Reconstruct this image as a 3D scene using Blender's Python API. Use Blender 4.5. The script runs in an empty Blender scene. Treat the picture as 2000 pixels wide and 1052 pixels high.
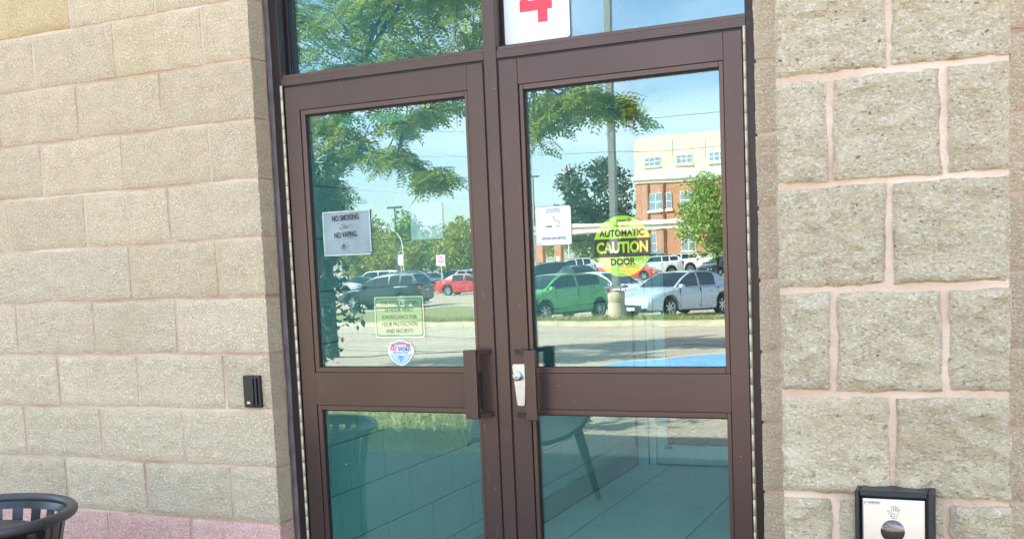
import bpy, bmesh, math, random
import numpy as np
from mathutils import Vector, Matrix, noise

# ------------------------------------------------------------------ clear
for coll in (bpy.data.objects, bpy.data.meshes, bpy.data.materials, bpy.data.lights, bpy.data.cameras):
    for d in list(coll):
        coll.remove(d)
scene = bpy.context.scene
COL = scene.collection

# ------------------------------------------------------------------ camera
YAW, PIT, ROL = 0.425266, -0.0890856, -0.0423546
fw = Vector((-math.sin(YAW)*math.cos(PIT), math.cos(YAW)*math.cos(PIT), math.sin(PIT)))
rt = Vector((math.cos(YAW), math.sin(YAW), 0))
up = rt.cross(fw)
R = math.cos(ROL)*rt + math.sin(ROL)*up
U = -math.sin(ROL)*rt + math.cos(ROL)*up
cam = bpy.data.cameras.new('camera')
cam.sensor_fit = 'HORIZONTAL'
cam.sensor_width = 36.0
cam.lens = 36.0*2080.2/2000.0
cam.shift_y = 0.0875
cam.clip_start = 0.05
cam.clip_end = 3000
cam_ob = bpy.data.objects.new('camera', cam)
COL.objects.link(cam_ob)
m = Matrix.Identity(4)
for i in range(3):
    m[i][0], m[i][1], m[i][2] = R[i], U[i], -fw[i]
m[0][3], m[1][3], m[2][3] = 2.2839, -3.0047, 1.4747
cam_ob.matrix_world = m
scene.camera = cam_ob

# ------------------------------------------------------------------ daylight
SUN_EL = math.radians(40)
SUN_AZ = math.atan2(0.62, 0.60)           # towards -x, +y (behind the building, from its left)
sun_dir = Vector((-math.sin(SUN_AZ)*math.cos(SUN_EL), math.cos(SUN_AZ)*math.cos(SUN_EL), math.sin(SUN_EL)))
world = bpy.data.worlds.new('World')
scene.world = world
world.use_nodes = True
wn, wl = world.node_tree.nodes, world.node_tree.links
wn.clear()
wout = wn.new('ShaderNodeOutputWorld')
wbg = wn.new('ShaderNodeBackground')
sky = wn.new('ShaderNodeTexSky')
sky.sky_type = 'NISHITA'
sky.sun_disc = False
sky.sun_elevation = SUN_EL
sky.sun_rotation = -SUN_AZ
sky.altitude = 100
sky.air_density = 1.0
sky.dust_density = 0.6
sky.ozone_density = 1.5
# thin streaky cirrus in the sky itself
tc = wn.new('ShaderNodeTexCoord')
mp = wn.new('ShaderNodeMapping')
mp.inputs['Scale'].default_value = (1.6, 1.6, 6.5)
mp.inputs['Rotation'].default_value = (0.25, 0.1, 0.4)
ns = wn.new('ShaderNodeTexNoise')
ns.inputs['Scale'].default_value = 1.7
ns.inputs['Detail'].default_value = 7
ns.inputs['Roughness'].default_value = 0.55
ns.inputs['Distortion'].default_value = 0.6
cr = wn.new('ShaderNodeValToRGB')
cr.color_ramp.elements[0].position = 0.44
cr.color_ramp.elements[1].position = 0.72
cr.color_ramp.elements[0].color = (0, 0, 0, 1)
cr.color_ramp.elements[1].color = (0.62, 0.62, 0.62, 1)
mx = wn.new('ShaderNodeMix')
mx.data_type = 'RGBA'
mx.inputs['B'].default_value = (7.4, 7.7, 8.4, 1)
wl.new(tc.outputs['Generated'], mp.inputs['Vector'])
wl.new(mp.outputs['Vector'], ns.inputs['Vector'])
wl.new(ns.outputs['Fac'], cr.inputs['Fac'])
wl.new(cr.outputs['Color'], mx.inputs['Factor'])
wl.new(sky.outputs['Color'], mx.inputs['A'])
wl.new(mx.outputs['Result'], wbg.inputs['Color'])
wbg.inputs['Strength'].default_value = 0.115
wl.new(wbg.outputs['Background'], wout.inputs['Surface'])

sun = bpy.data.lights.new('sun', 'SUN')
sun.energy = 5.0
sun.angle = math.radians(0.55)
sun.color = (1.0, 0.94, 0.84)
sun_ob = bpy.data.objects.new('sun', sun)
sun_ob.rotation_euler = sun_dir.to_track_quat('Z', 'Y').to_euler()
sun_ob.location = (-20, 30, 40)
COL.objects.link(sun_ob)

scene.view_settings.view_transform = 'Standard'
scene.view_settings.look = 'None'
scene.view_settings.gamma = 1
scene.view_settings.use_curve_mapping = False
scene.view_settings.exposure = 2.6
scene.render.engine = 'CYCLES'
cy = scene.cycles
cy.max_bounces = 10
cy.diffuse_bounces = 4
cy.glossy_bounces = 5
cy.transparent_max_bounces = 24
cy.caustics_reflective = False
cy.sample_clamp_indirect = 1.0
cy.use_denoising = True
try:
    cy.denoiser = 'OPENIMAGEDENOISE'
    cy.denoising_input_passes = 'RGB_ALBEDO_NORMAL'
    cy.denoising_prefilter = 'NONE'
except Exception:
    pass

rng = random.Random(11)
nrs = np.random.RandomState(7)

# ------------------------------------------------------------------ helpers
MATS = {}

def mat(name, col, rough=0.6, metal=0.0, var=0.0, vscale=8.0, bump=0.0, bscale=60.0, spec=0.5, obj_rand=0.0, coat=0.0, col2=None, detail=4, translucent=0.0):
    """Principled material with procedural colour variation and fine relief."""
    if name in MATS:
        return MATS[name]
    mt = bpy.data.materials.new(name)
    mt.use_nodes = True
    n, l = mt.node_tree.nodes, mt.node_tree.links
    b = n['Principled BSDF']
    b.inputs['Roughness'].default_value = rough
    b.inputs['Metallic'].default_value = metal
    b.inputs['Specular IOR Level'].default_value = spec
    b.inputs['Coat Weight'].default_value = coat
    b.inputs['Coat Roughness'].default_value = 0.05
    b.inputs['Base Color'].default_value = (*col, 1)
    if var or bump or obj_rand:
        tcn = n.new('ShaderNodeTexCoord')
        vec = tcn.outputs['Object']
        oi = n.new('ShaderNodeObjectInfo')
        mul = n.new('ShaderNodeVectorMath'); mul.operation = 'SCALE'
        cmb = n.new('ShaderNodeCombineXYZ')
        for k in ('X', 'Y', 'Z'):
            l.new(oi.outputs['Random'], cmb.inputs[k])
        l.new(cmb.outputs[0], mul.inputs[0]); mul.inputs['Scale'].default_value = 37.0
        add = n.new('ShaderNodeVectorMath'); add.operation = 'ADD'
        l.new(vec, add.inputs[0]); l.new(mul.outputs[0], add.inputs[1])
        vec = add.outputs[0]
    if var or obj_rand:
        nz = n.new('ShaderNodeTexNoise')
        nz.inputs['Scale'].default_value = vscale
        nz.inputs['Detail'].default_value = detail
        l.new(vec, nz.inputs['Vector'])
        rmp = n.new('ShaderNodeMapRange')
        rmp.inputs['From Min'].default_value = 0.3; rmp.inputs['From Max'].default_value = 0.7
        l.new(nz.outputs['Fac'], rmp.inputs['Value'])
        mxn = n.new('ShaderNodeMix'); mxn.data_type = 'RGBA'
        c2 = col2 if col2 else tuple(c*(1-var) for c in col)
        mxn.inputs['A'].default_value = (*c2, 1)
        mxn.inputs['B'].default_value = (*[min(1, c*(1+var*0.4)) for c in col], 1)
        l.new(rmp.outputs[0], mxn.inputs['Factor'])
        outc = mxn.outputs['Result']
        if obj_rand:
            hs = n.new('ShaderNodeHueSaturation')
            mr = n.new('ShaderNodeMapRange')
            mr.inputs['To Min'].default_value = 1-obj_rand; mr.inputs['To Max'].default_value = 1+obj_rand
            l.new(oi.outputs['Random'], mr.inputs['Value'])
            l.new(mr.outputs[0], hs.inputs['Value'])
            l.new(outc, hs.inputs['Color'])
            outc = hs.outputs['Color']
        l.new(outc, b.inputs['Base Color'])
    if bump:
        nb = n.new('ShaderNodeTexNoise')
        nb.inputs['Scale'].default_value = bscale
        nb.inputs['Detail'].default_value = 5
        l.new(vec, nb.inputs['Vector'])
        bp = n.new('ShaderNodeBump')
        bp.inputs['Strength'].default_value = 1.0
        bp.inputs['Distance'].default_value = bump
        l.new(nb.outputs['Fac'], bp.inputs['Height'])
        l.new(bp.outputs['Normal'], b.inputs['Normal'])
    if translucent:
        tr = n.new('ShaderNodeBsdfTranslucent')
        tr.inputs['Color'].default_value = (*[min(1, c*1.3) for c in col], 1)
        ms = n.new('ShaderNodeMixShader'); ms.inputs[0].default_value = translucent
        l.new(b.outputs[0], ms.inputs[1]); l.new(tr.outputs[0], ms.inputs[2])
        l.new(ms.outputs[0], n['Material Output'].inputs['Surface'])
    MATS[name] = mt
    return mt


def block_mat(name, base, light, dark, stain, bump, speck, stain_amt=0.0, stain_scale=3.0, grain=1.0):
    """Concrete block: aggregate specks, chips, hollows shaded by colour, brown weather stains."""
    mt = bpy.data.materials.new(name); mt.use_nodes = True
    n, l = mt.node_tree.nodes, mt.node_tree.links
    b = n['Principled BSDF']; b.inputs['Roughness'].default_value = 0.92; b.inputs['Specular IOR Level'].default_value = 0.25
    geo = n.new('ShaderNodeNewGeometry')
    pos = geo.outputs['Position']
    oi = n.new('ShaderNodeObjectInfo')

    mpz = n.new('ShaderNodeMapping'); mpz.inputs['Scale'].default_value = (0.8, 0.8, 1.25)
    l.new(geo.outputs['Position'], mpz.inputs['Vector']); pos = mpz.outputs[0]

    def noise_n(sc, det=3, rgh=0.6):
        q = n.new('ShaderNodeTexNoise'); q.inputs['Scale'].default_value = sc
        q.inputs['Detail'].default_value = det; q.inputs['Roughness'].default_value = rgh
        l.new(pos, q.inputs['Vector']); return q.outputs['Fac']

    def rangemap(s, a, c, lo=0.0, hi=1.0):
        q = n.new('ShaderNodeMapRange'); q.inputs['From Min'].default_value = a; q.inputs['From Max'].default_value = c
        q.inputs['To Min'].default_value = lo; q.inputs['To Max'].default_value = hi
        l.new(s, q.inputs['Value']); return q.outputs[0]

    def mixc(f, a, c):
        q = n.new('ShaderNodeMix'); q.data_type = 'RGBA'
        l.new(f, q.inputs['Factor'])
        for s, v in (('A', a), ('B', c)):
            if isinstance(v, tuple): q.inputs[s].default_value = (*v, 1)
            else: l.new(v, q.inputs[s])
        return q.outputs['Result']
    c = mixc(rangemap(noise_n(18, 4), 0.35, 0.65), base, tuple(x*0.84 for x in base))
    c = mixc(rangemap(noise_n(speck*0.42, 3), 0.50, 0.68, 0, 0.55*grain), c, tuple(x*f_ for x, f_ in zip(base, (0.78, 0.70, 0.55))))
    c = mixc(rangemap(noise_n(speck*0.42, 6, 0.72), 0.45, 0.33, 0, 0.5*grain), c, tuple(x*f_ for x, f_ in zip(base, (0.54, 0.46, 0.38))))  # bump hollows darkened in colour to strengthen the relief's shading
    c = mixc(rangemap(noise_n(speck, 3), 0.53, 0.62, 0, 0.95), c, light)
    c = mixc(rangemap(noise_n(speck*0.83+7, 3), 0.42, 0.32, 0, 0.7*grain), c, dark)
    c = mixc(rangemap(noise_n(speck*0.36, 1), 0.755, 0.785, 0, 0.75), c, tuple(x*0.5 for x in dark))
    if stain_amt:
        c = mixc(rangemap(noise_n(stain_scale, 4), 0.54, 0.70, 0, stain_amt), c, stain)
    hs = n.new('ShaderNodeHueSaturation')
    l.new(rangemap(oi.outputs['Random'], 0, 1, 0.94, 1.06), hs.inputs['Value']); l.new(c, hs.inputs['Color'])
    l.new(hs.outputs['Color'], b.inputs['Base Color'])
    h1 = noise_n(speck*0.42, 6, 0.72)
    bp = n.new('ShaderNodeBump'); bp.inputs['Distance'].default_value = bump; bp.inputs['Strength'].default_value = 1
    l.new(h1, bp.inputs['Height'])
    l.new(bp.outputs['Normal'], b.inputs['Normal'])
    MATS[name] = mt
    return mt


def link(o, parent=None):
    COL.objects.link(o)
    if parent is not None:
        o.parent = parent
    return o


def tag(o, label=None, cat=None, group=None, kind=None):
    if label: o['label'] = label
    if cat: o['category'] = cat
    if group: o['group'] = group
    if kind: o['kind'] = kind
    return o


def thing(name, label, cat, loc=(0, 0, 0), rz=0.0, group=None):
    o = bpy.data.objects.new(name, None)
    o.empty_display_size = 0.1
    o.location = loc
    o.rotation_euler = (0, 0, rz)
    link(o)
    return tag(o, label, cat, group)


def mesh_obj(name, verts, faces, mt, parent=None, smooth=False, angle=35, loc=None):
    me = bpy.data.meshes.new(name)
    me.from_pydata([tuple(v) for v in verts], [], [tuple(f) for f in faces])
    me.update()
    if mt is not None:
        for q in (mt if isinstance(mt, (list, tuple)) else [mt]):
            me.materials.append(q)
    if smooth:
        me.polygons.foreach_set('use_smooth', [True]*len(me.polygons))
        me.set_sharp_from_angle(angle=math.radians(angle))
    o = bpy.data.objects.new(name, me)
    if loc: o.location = loc
    return link(o, parent)


class MB:
    """Collects boxes, prisms and tubes for ONE mesh."""
    def __init__(self):
        self.v = []; self.f = []; self.mi = []

    def add(self, v, f, mi=0):
        k = len(self.v)
        self.v += [tuple(p) for p in v]
        self.f += [tuple(i+k for i in q) for q in f]
        self.mi += [mi]*len(f)
        return self

    def box(self, x0, x1, y0, y1, z0, z1, mi=0, M=None):
        v = [Vector(p) for p in ((x0, y0, z0), (x1, y0, z0), (x1, y1, z0), (x0, y1, z0), (x0, y0, z1), (x1, y0, z1), (x1, y1, z1), (x0, y1, z1))]
        if M is not None: v = [M @ p for p in v]
        return self.add(v, ((0, 3, 2, 1), (4, 5, 6, 7), (0, 1, 5, 4), (1, 2, 6, 5), (2, 3, 7, 6), (3, 0, 4, 7)), mi)

    def bbox(self, x0, x1, y0, y1, z0, z1, b=0.003, seg=1, mi=0):
        bm = bmesh.new()
        bmesh.ops.create_cube(bm, size=1)
        for p in bm.verts:
            p.co = Vector((x0 if p.co.x < 0 else x1, y0 if p.co.y < 0 else y1, z0 if p.co.z < 0 else z1))
        b = min(b, 0.45*min(abs(x1-x0), abs(y1-y0), abs(z1-z0)))
        bmesh.ops.bevel(bm, geom=bm.edges[:], offset=b, segments=seg, affect='EDGES', profile=0.5)
        bm.verts.index_update()
        self.add([p.co.copy() for p in bm.verts], [[q.index for q in f.verts] for f in bm.faces], mi)
        bm.free(); return self

    def prism(self, pts, a0, a1, axis='y', mi=0):
        """pts: 2-D outline (x,z for axis y; x,y for axis z; y,z for axis x), extruded a0..a1"""
        def P(p, a):
            return (p[0], a, p[1]) if axis == 'y' else ((p[0], p[1], a) if axis == 'z' else (a, p[0], p[1]))
        k = len(pts)
        v = [P(p, a0) for p in pts]+[P(p, a1) for p in pts]
        f = [list(range(k))[::-1], [i+k for i in range(k)]]+[(i, (i+1) % k, (i+1) % k+k, i+k) for i in range(k)]
        return self.add(v, f, mi)

    def tube(self, pts, r, seg=8, cap=True, mi=0):
        pts = [Vector(p) for p in pts]
        rr = r if isinstance(r, (list, tuple)) else [r]*len(pts)
        v = []; f = []
        prev = None
        for i, p in enumerate(pts):
            d = (pts[min(i+1, len(pts)-1)]-pts[max(i-1, 0)])
            if d.length < 1e-9: d = Vector((0, 0, 1))
            d.normalize()
            if prev is None:
                a = d.orthogonal().normalized()
            else:
                a = prev-d*prev.dot(d)
                a = a.normalized() if a.length > 1e-6 else d.orthogonal().normalized()
            prev = a
            b = d.cross(a)
            for k in range(seg):
                t = 2*math.pi*k/seg
                v.append(p+(a*math.cos(t)+b*math.sin(t))*rr[i])
        for i in range(len(pts)-1):
            for k in range(seg):
                k2 = (k+1) % seg
                f.append((i*seg+k, i*seg+k2, (i+1)*seg+k2, (i+1)*seg+k))
        if cap:
            f.append(list(range(seg))[::-1]); f.append([(len(pts)-1)*seg+k for k in range(seg)])
        return self.add(v, f, mi)

    def lathe(self, prof, seg=32, c=(0, 0, 0), mi=0, a0=0.0, a1=2*math.pi):
        full = abs(a1-a0-2*math.pi) < 1e-6
        ns_ = seg if full else seg+1
        v = []; f = []
        for (r, z) in prof:
            for k in range(ns_):
                t = a0+(a1-a0)*k/seg
                v.append((c[0]+r*math.cos(t), c[1]+r*math.sin(t), c[2]+z))
        for i in range(len(prof)-1):
            for k in range(seg):
                k2 = (k+1) % ns_
                f.append((i*ns_+k, i*ns_+k2, (i+1)*ns_+k2, (i+1)*ns_+k))
        return self.add(v, f, mi)

    def build(self, name, mt, parent=None, smooth=False, angle=35, loc=None):
        o = mesh_obj(name, self.v, self.f, mt, parent, smooth, angle, loc)
        if any(self.mi):
            o.data.polygons.foreach_set('material_index', self.mi)
        return o


def bm_box(name, x0, x1, y0, y1, z0, z1, mt, parent=None, b=0.003, seg=1):
    return MB().bbox(x0, x1, y0, y1, z0, z1, b, seg).build(name, mt, parent)


def copy_tree(o, parent=None):
    c = o.copy()
    link(c, parent)
    for ch in list(o.children):
        copy_tree(ch, c)
    return c


def text_mesh(s, size, mt, parent, x, y, z, bold=0.0, sx=1.0, align='CENTER', name='lettering', skew=0.0, spacing=1.0, line=1.0, rot=0.0, depth=0.0002, shear=0.0):
    cu = bpy.data.curves.new('t', 'FONT')
    cu.body = s; cu.size = size; cu.align_x = align; cu.align_y = 'CENTER'
    cu.offset = bold; cu.space_character = spacing; cu.space_line = line; cu.extrude = depth; cu.resolution_u = 3
    cu.shear = shear
    ob = bpy.data.objects.new('t', cu)
    COL.objects.link(ob)
    dg = bpy.context.evaluated_depsgraph_get()
    me = bpy.data.meshes.new_from_object(ob.evaluated_get(dg))
    bpy.data.objects.remove(ob); bpy.data.curves.remove(cu)
    M = Matrix.Translation((x, y, z)) @ Matrix.Rotation(-rot, 4, 'Y') @ Matrix.Rotation(math.pi/2, 4, 'X') @ Matrix.Diagonal((sx, 1, 1, 1))
    me.transform(M)
    me.materials.clear(); me.materials.append(mt)
    me.name = name
    o = bpy.data.objects.new(name, me)
    return link(o, parent)


def round_rect(x0, x1, z0, z1, r, n=5):
    pts = []
    for cx_, cz_, a in ((x1-r, z1-r, 0), (x0+r, z1-r, 90), (x0+r, z0+r, 180), (x1-r, z0+r, 270)):
        for i in range(n+1):
            t = math.radians(a+90*i/n)
            pts.append((cx_+r*math.cos(t), cz_+r*math.sin(t)))
    return pts


def quad_map(c4):
    """bilinear map (s,t) in 0..1 -> (x,z) for a sheet that hangs slightly askew; corners TL,TR,BR,BL"""
    tl, tr, br, bl = [Vector(c) for c in c4]
    return lambda s, t: (tl*(1-s)+tr*s)*t+(bl*(1-s)+br*s)*(1-t)
# ------------------------------------------------------------------ materials of the facade
M_CREAM = block_mat('cream_block', (0.585, 0.455, 0.297), (0.75, 0.65, 0.50), (0.27, 0.19, 0.11), (0.42, 0.29, 0.12), 0.005, 210, 0.45, 2.6)
M_PIER = block_mat('split_block', (0.88, 0.715, 0.48), (0.95, 0.87, 0.73), (0.24, 0.165, 0.09), (0.46, 0.31, 0.14), 0.020, 175, 0.45, 3.0, 0.9)
M_PINK = block_mat('rose_block', (0.70, 0.42, 0.35), (0.84, 0.62, 0.56), (0.24, 0.11, 0.10), (0.42, 0.22, 0.19), 0.004, 190, 0.3, 3.0)
M_STAIN = block_mat('stained_block', (0.55, 0.41, 0.22), (0.68, 0.54, 0.33), (0.22, 0.15, 0.07), (0.36, 0.20, 0.05), 0.0035, 210, 1.0, 1.6)
M_CREAMR = block_mat('rough_cream_block', (0.685, 0.54, 0.365), (0.84, 0.74, 0.60), (0.24, 0.175, 0.105), (0.46, 0.33, 0.17), 0.010, 180, 0.3, 2.6, 0.7)
M_MORT = mat('pink_mortar', (0.67, 0.515, 0.41), 0.95, var=0.25, vscale=2.6, bump=0.004, bscale=90, col2=(0.44, 0.275, 0.17), spec=0.2)
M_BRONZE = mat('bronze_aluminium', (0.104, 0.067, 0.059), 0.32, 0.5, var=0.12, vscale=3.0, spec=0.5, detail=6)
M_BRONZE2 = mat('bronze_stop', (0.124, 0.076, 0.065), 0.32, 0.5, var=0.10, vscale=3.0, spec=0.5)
M_JAMB = mat('bronze_jamb', (0.046, 0.033, 0.032), 0.36, 0.5, var=0.15, vscale=4.0, spec=0.35)  # darker copy of the bronze, jamb shadow put into the colour
M_GASKET = mat('black_gasket', (0.008, 0.008, 0.010), 0.5)
M_CAULK = mat('grey_caulk', (0.14, 0.115, 0.12), 0.7, var=0.3, vscale=14, bump=0.004, bscale=40, col2=(0.09, 0.075, 0.08))
M_HINGE = mat('hinge_metal', (0.62, 0.54, 0.40), 0.5, 0.65, var=0.25, vscale=2.0)
M_STEEL = mat('satin_steel', (0.62, 0.63, 0.65), 0.30, 1.0, var=0.08, vscale=60)
M_BLACK = mat('black_plastic', (0.016, 0.017, 0.021), 0.38, var=0.2, vscale=12)
M_WHITE = mat('white_vinyl', (0.82, 0.83, 0.85), 0.35)
M_RED = mat('red_print', (0.80, 0.05, 0.09), 0.4)
M_INK = mat('black_print', (0.015, 0.016, 0.018), 0.5)
M_GINK = mat('grey_print', (0.16, 0.17, 0.19), 0.5)
M_BLUEP = mat('blue_print', (0.03, 0.07, 0.36), 0.4)
M_LIGHTBLUE = mat('pale_blue_print', (0.42, 0.66, 0.80), 0.4)
M_OLIVE = mat('olive_print', (0.05, 0.085, 0.045), 0.5)


def scuffs(m, amount=0.6):
    """pale dried streaks and flecks added on top of an existing coated metal"""
    n, l = m.node_tree.nodes, m.node_tree.links
    b = n['Principled BSDF']
    src = b.inputs['Base Color'].links[0].from_socket
    geo = n.new('ShaderNodeNewGeometry')
    mpn = n.new('ShaderNodeMapping'); mpn.inputs['Scale'].default_value = (26, 26, 7)
    nz = n.new('ShaderNodeTexNoise'); nz.inputs['Scale'].default_value = 1.3; nz.inputs['Detail'].default_value = 6; nz.inputs['Roughness'].default_value = 0.65
    l.new(geo.outputs['Position'], mpn.inputs['Vector']); l.new(mpn.outputs[0], nz.inputs['Vector'])
    mr = n.new('ShaderNodeMapRange'); mr.inputs['From Min'].default_value = 0.66; mr.inputs['From Max'].default_value = 0.72; mr.inputs['To Max'].default_value = amount
    l.new(nz.outputs['Fac'], mr.inputs['Value'])
    fl = n.new('ShaderNodeTexVoronoi'); fl.inputs['Scale'].default_value = 16
    l.new(geo.outputs['Position'], fl.inputs['Vector'])
    mr2 = n.new('ShaderNodeMapRange'); mr2.inputs['From Min'].default_value = 0.045; mr2.inputs['From Max'].default_value = 0.03; mr2.inputs['To Max'].default_value = 0.7
    l.new(fl.outputs['Distance'], mr2.inputs['Value'])
    mxm = n.new('ShaderNodeMath'); mxm.operation = 'MAXIMUM'
    l.new(mr.outputs[0], mxm.inputs[0]); l.new(mr2.outputs[0], mxm.inputs[1])
    mx_ = n.new('ShaderNodeMix'); mx_.data_type = 'RGBA'
    l.new(mxm.outputs[0], mx_.inputs['Factor']); l.new(src, mx_.inputs['A']); mx_.inputs['B'].default_value = (0.30, 0.27, 0.29, 1)
    l.new(mx_.outputs['Result'], b.inputs['Base Color'])


scuffs(M_BRONZE, 0.2)
scuffs(M_JAMB, 0.8)


def glass_mat(name, tint, refl, wav, gcol=(0.93, 1.0, 0.98), dust=0.0):
    m = bpy.data.materials.new(name); m.use_nodes = True
    n, l = m.node_tree.nodes, m.node_tree.links
    n.clear()
    o = n.new('ShaderNodeOutputMaterial')
    t = n.new('ShaderNodeBsdfTransparent'); t.inputs['Color'].default_value = (*tint, 1)
    g = n.new('ShaderNodeBsdfGlossy'); g.inputs['Color'].default_value = (*gcol, 1); g.inputs['Roughness'].default_value = 0.0
    lw = n.new('ShaderNodeLayerWeight'); lw.inputs['Blend'].default_value = 0.5
    pw = n.new('ShaderNodeMath'); pw.operation = 'POWER'; pw.inputs[1].default_value = 4.0
    ma = n.new('ShaderNodeMath'); ma.operation = 'MULTIPLY_ADD'; ma.inputs[1].default_value = 0.8; ma.inputs[2].default_value = refl
    l.new(lw.outputs['Facing'], pw.inputs[0]); l.new(pw.outputs[0], ma.inputs[0])
    ms = n.new('ShaderNodeMixShader')
    l.new(ma.outputs[0], ms.inputs[0]); l.new(t.outputs[0], ms.inputs[1]); l.new(g.outputs[0], ms.inputs[2])
    geo = n.new('ShaderNodeNewGeometry')
    mpn = n.new('ShaderNodeMapping'); mpn.inputs['Scale'].default_value = (2.2, 0.0, 7.0)
    nz = n.new('ShaderNodeTexNoise'); nz.inputs['Scale'].default_value = 1.0; nz.inputs['Detail'].default_value = 2
    l.new(geo.outputs['Position'], mpn.inputs['Vector']); l.new(mpn.outputs[0], nz.inputs['Vector'])
    bp = n.new('ShaderNodeBump'); bp.inputs['Distance'].default_value = wav; bp.inputs['Strength'].default_value = 1
    l.new(nz.outputs['Fac'], bp.inputs['Height']); l.new(bp.outputs['Normal'], g.inputs['Normal'])
    df = n.new('ShaderNodeBsdfDiffuse'); df.inputs['Color'].default_value = (0.62, 0.66, 0.66, 1)
    n1 = n.new('ShaderNodeTexNoise'); n1.inputs['Scale'].default_value = 5; n1.inputs['Detail'].default_value = 8; n1.inputs['Roughness'].default_value = 0.7
    m1 = n.new('ShaderNodeMapping'); m1.inputs['Scale'].default_value = (1.6, 1, 0.6)
    l.new(geo.outputs['Position'], m1.inputs['Vector']); l.new(m1.outputs[0], n1.inputs['Vector'])
    r1 = n.new('ShaderNodeMapRange'); r1.inputs['From Min'].default_value = 0.40; r1.inputs['From Max'].default_value = 0.75; r1.inputs['To Min'].default_value = 0.004; r1.inputs['To Max'].default_value = 0.022*dust
    l.new(n1.outputs['Fac'], r1.inputs['Value'])
    v1 = n.new('ShaderNodeTexVoronoi'); v1.inputs['Scale'].default_value = 21; l.new(geo.outputs['Position'], v1.inputs['Vector'])
    r2 = n.new('ShaderNodeMapRange'); r2.inputs['From Min'].default_value = 0.050; r2.inputs['From Max'].default_value = 0.034; r2.inputs['To Max'].default_value = 0.55*dust
    l.new(v1.outputs['Distance'], r2.inputs['Value'])
    mxx = n.new('ShaderNodeMath'); mxx.operation = 'MAXIMUM'; l.new(r1.outputs[0], mxx.inputs[0]); l.new(r2.outputs[0], mxx.inputs[1])
    md = n.new('ShaderNodeMixShader'); l.new(mxx.outputs[0], md.inputs[0]); l.new(ms.outputs[0], md.inputs[1]); l.new(df.outputs[0], md.inputs[2])
    l.new(md.outputs[0] if dust else ms.outputs[0], o.inputs['Surface'])
    return m


M_GLASS = glass_mat('tinted_glass', (0.56, 0.92, 0.90), 0.148, 0.00013, (1.0, 0.91, 0.965), 1.0)

# ------------------------------------------------------------------ masonry
BLOCK_MESHES = {}


def block_mesh(w, h, amp, nx, nz_, mt, seed, depth=0.09, edge=0.004, rag=0.9):
    key = (round(w, 3), round(h, 3), amp, nx, nz_, mt.name, seed)
    if key in BLOCK_MESHES:
        return BLOCK_MESHES[key]
    r = random.Random(repr(key))
    off = Vector((r.uniform(-50, 50), r.uniform(-50, 50), r.uniform(-50, 50)))
    v = []; f = []
    tx, tz = r.uniform(-1, 1)*amp*0.5, r.uniform(-1, 1)*amp*0.5
    for j in range(nz_+1):
        for i in range(nx+1):
            x, z = w*(i/nx-0.5), h*j/nz_
            p = Vector((x, 0, z))
            d = noise.noise((p+off)*11)*0.75+noise.noise((p+off)*29)*0.85+noise.noise(Vector(((p.x+off.x)*55, 0, (p.z+off.z)*85)))*0.55
            e = min(i, nx-i, 4)/4.0, min(j, nz_-j, 4)/4.0
            k = min(e)
            y = -amp*(d+0.35)*(0.35+0.65*min(1, k*1.6)) + tx*(i/nx-0.5)+tz*(j/nz_-0.5)
            if k == 0:
                y += edge*(0.6+0.8*r.random())
                rg = (noise.noise((p+off)*38)*0.8+noise.noise((p+off)*13+Vector((3, 1, 0)))*0.8)*edge*rag
                if i in (0, nx): x += rg*(1 if i == 0 else -1)
                if j in (0, nz_): z += rg*(1 if j == 0 else -1)
            if k > 0: y = min(y, -0.0010)
            v.append((x, y, z))
    for j in range(nz_):
        for i in range(nx):
            a = j*(nx+1)+i
            f.append((a, a+1, a+nx+2, a+nx+1))
    ring = [i for i in range(nx+1)]+[j*(nx+1)+nx for j in range(1, nz_+1)]+[nz_*(nx+1)+i for i in range(nx-1, -1, -1)]+[j*(nx+1) for j in range(nz_-1, 0, -1)]
    k0 = len(v)
    for q in ring:
        v.append((v[q][0], depth, v[q][2]))
    for a in range(len(ring)):
        b = (a+1) % len(ring)
        f.append((ring[b], ring[a], k0+a, k0+b))
    me = bpy.data.meshes.new('block')
    me.from_pydata(v, [], f); me.update()
    me.materials.append(mt)
    me.polygons.foreach_set('use_smooth', [True]*len(me.polygons))
    me.set_sharp_from_angle(angle=math.radians(48))
    BLOCK_MESHES[key] = me
    return me


def put_block(parent, x0, x1, z0, z1, amp, mt, seed, y=0.0, nx=None, nz_=None, depth=0.09, edge=0.0025):
    w, h = x1-x0, z1-z0
    nx = nx or max(6, int(w/0.0125)); nz_ = nz_ or max(6, int(h/0.0125))
    o = bpy.data.objects.new('block', block_mesh(w, h, amp, nx, nz_, mt, seed, depth, edge))
    o.location = (0.5*(x0+x1), y, z0)
    return link(o, parent)


J = 0.0055   # half a joint
wall_l = thing('block_wall', 'cream concrete block wall with pink mortar and a rose bottom course, left of the doors', 'wall', (0, 0, 0))
for i in range(0, 15):
    z0, z1 = 0.2*i+J, 0.2*(i+1)-J
    edges = [0.0]+[-(0.4 if i % 2 == 0 else 0.2)-0.4*k for k in range(5)]
    edges = [e for e in edges if e > -2.15]+[-2.205]
    for a, b in zip(edges[1:], edges[:-1]):
        mt = M_PINK if i < 3 else (M_CREAMR if i < 5+rng.random()*4 else M_CREAM)
        if i == 12 and a < -0.9: mt = M_STAIN
        amp = 0.0060 if i < 6 else (0.0042 if i < 8 else 0.0022)
        put_block(wall_l, a+J, b-(J if b < 0 else 0.0), z0, z1, amp, mt, rng.randrange(3), depth=0.08)
# mortar bed: recessed slab behind the block faces
MB().box(-2.2, -0.004, 0.0045, 0.30, 0.0, 3.0).build('mortar', M_MORT, wall_l)

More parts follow.
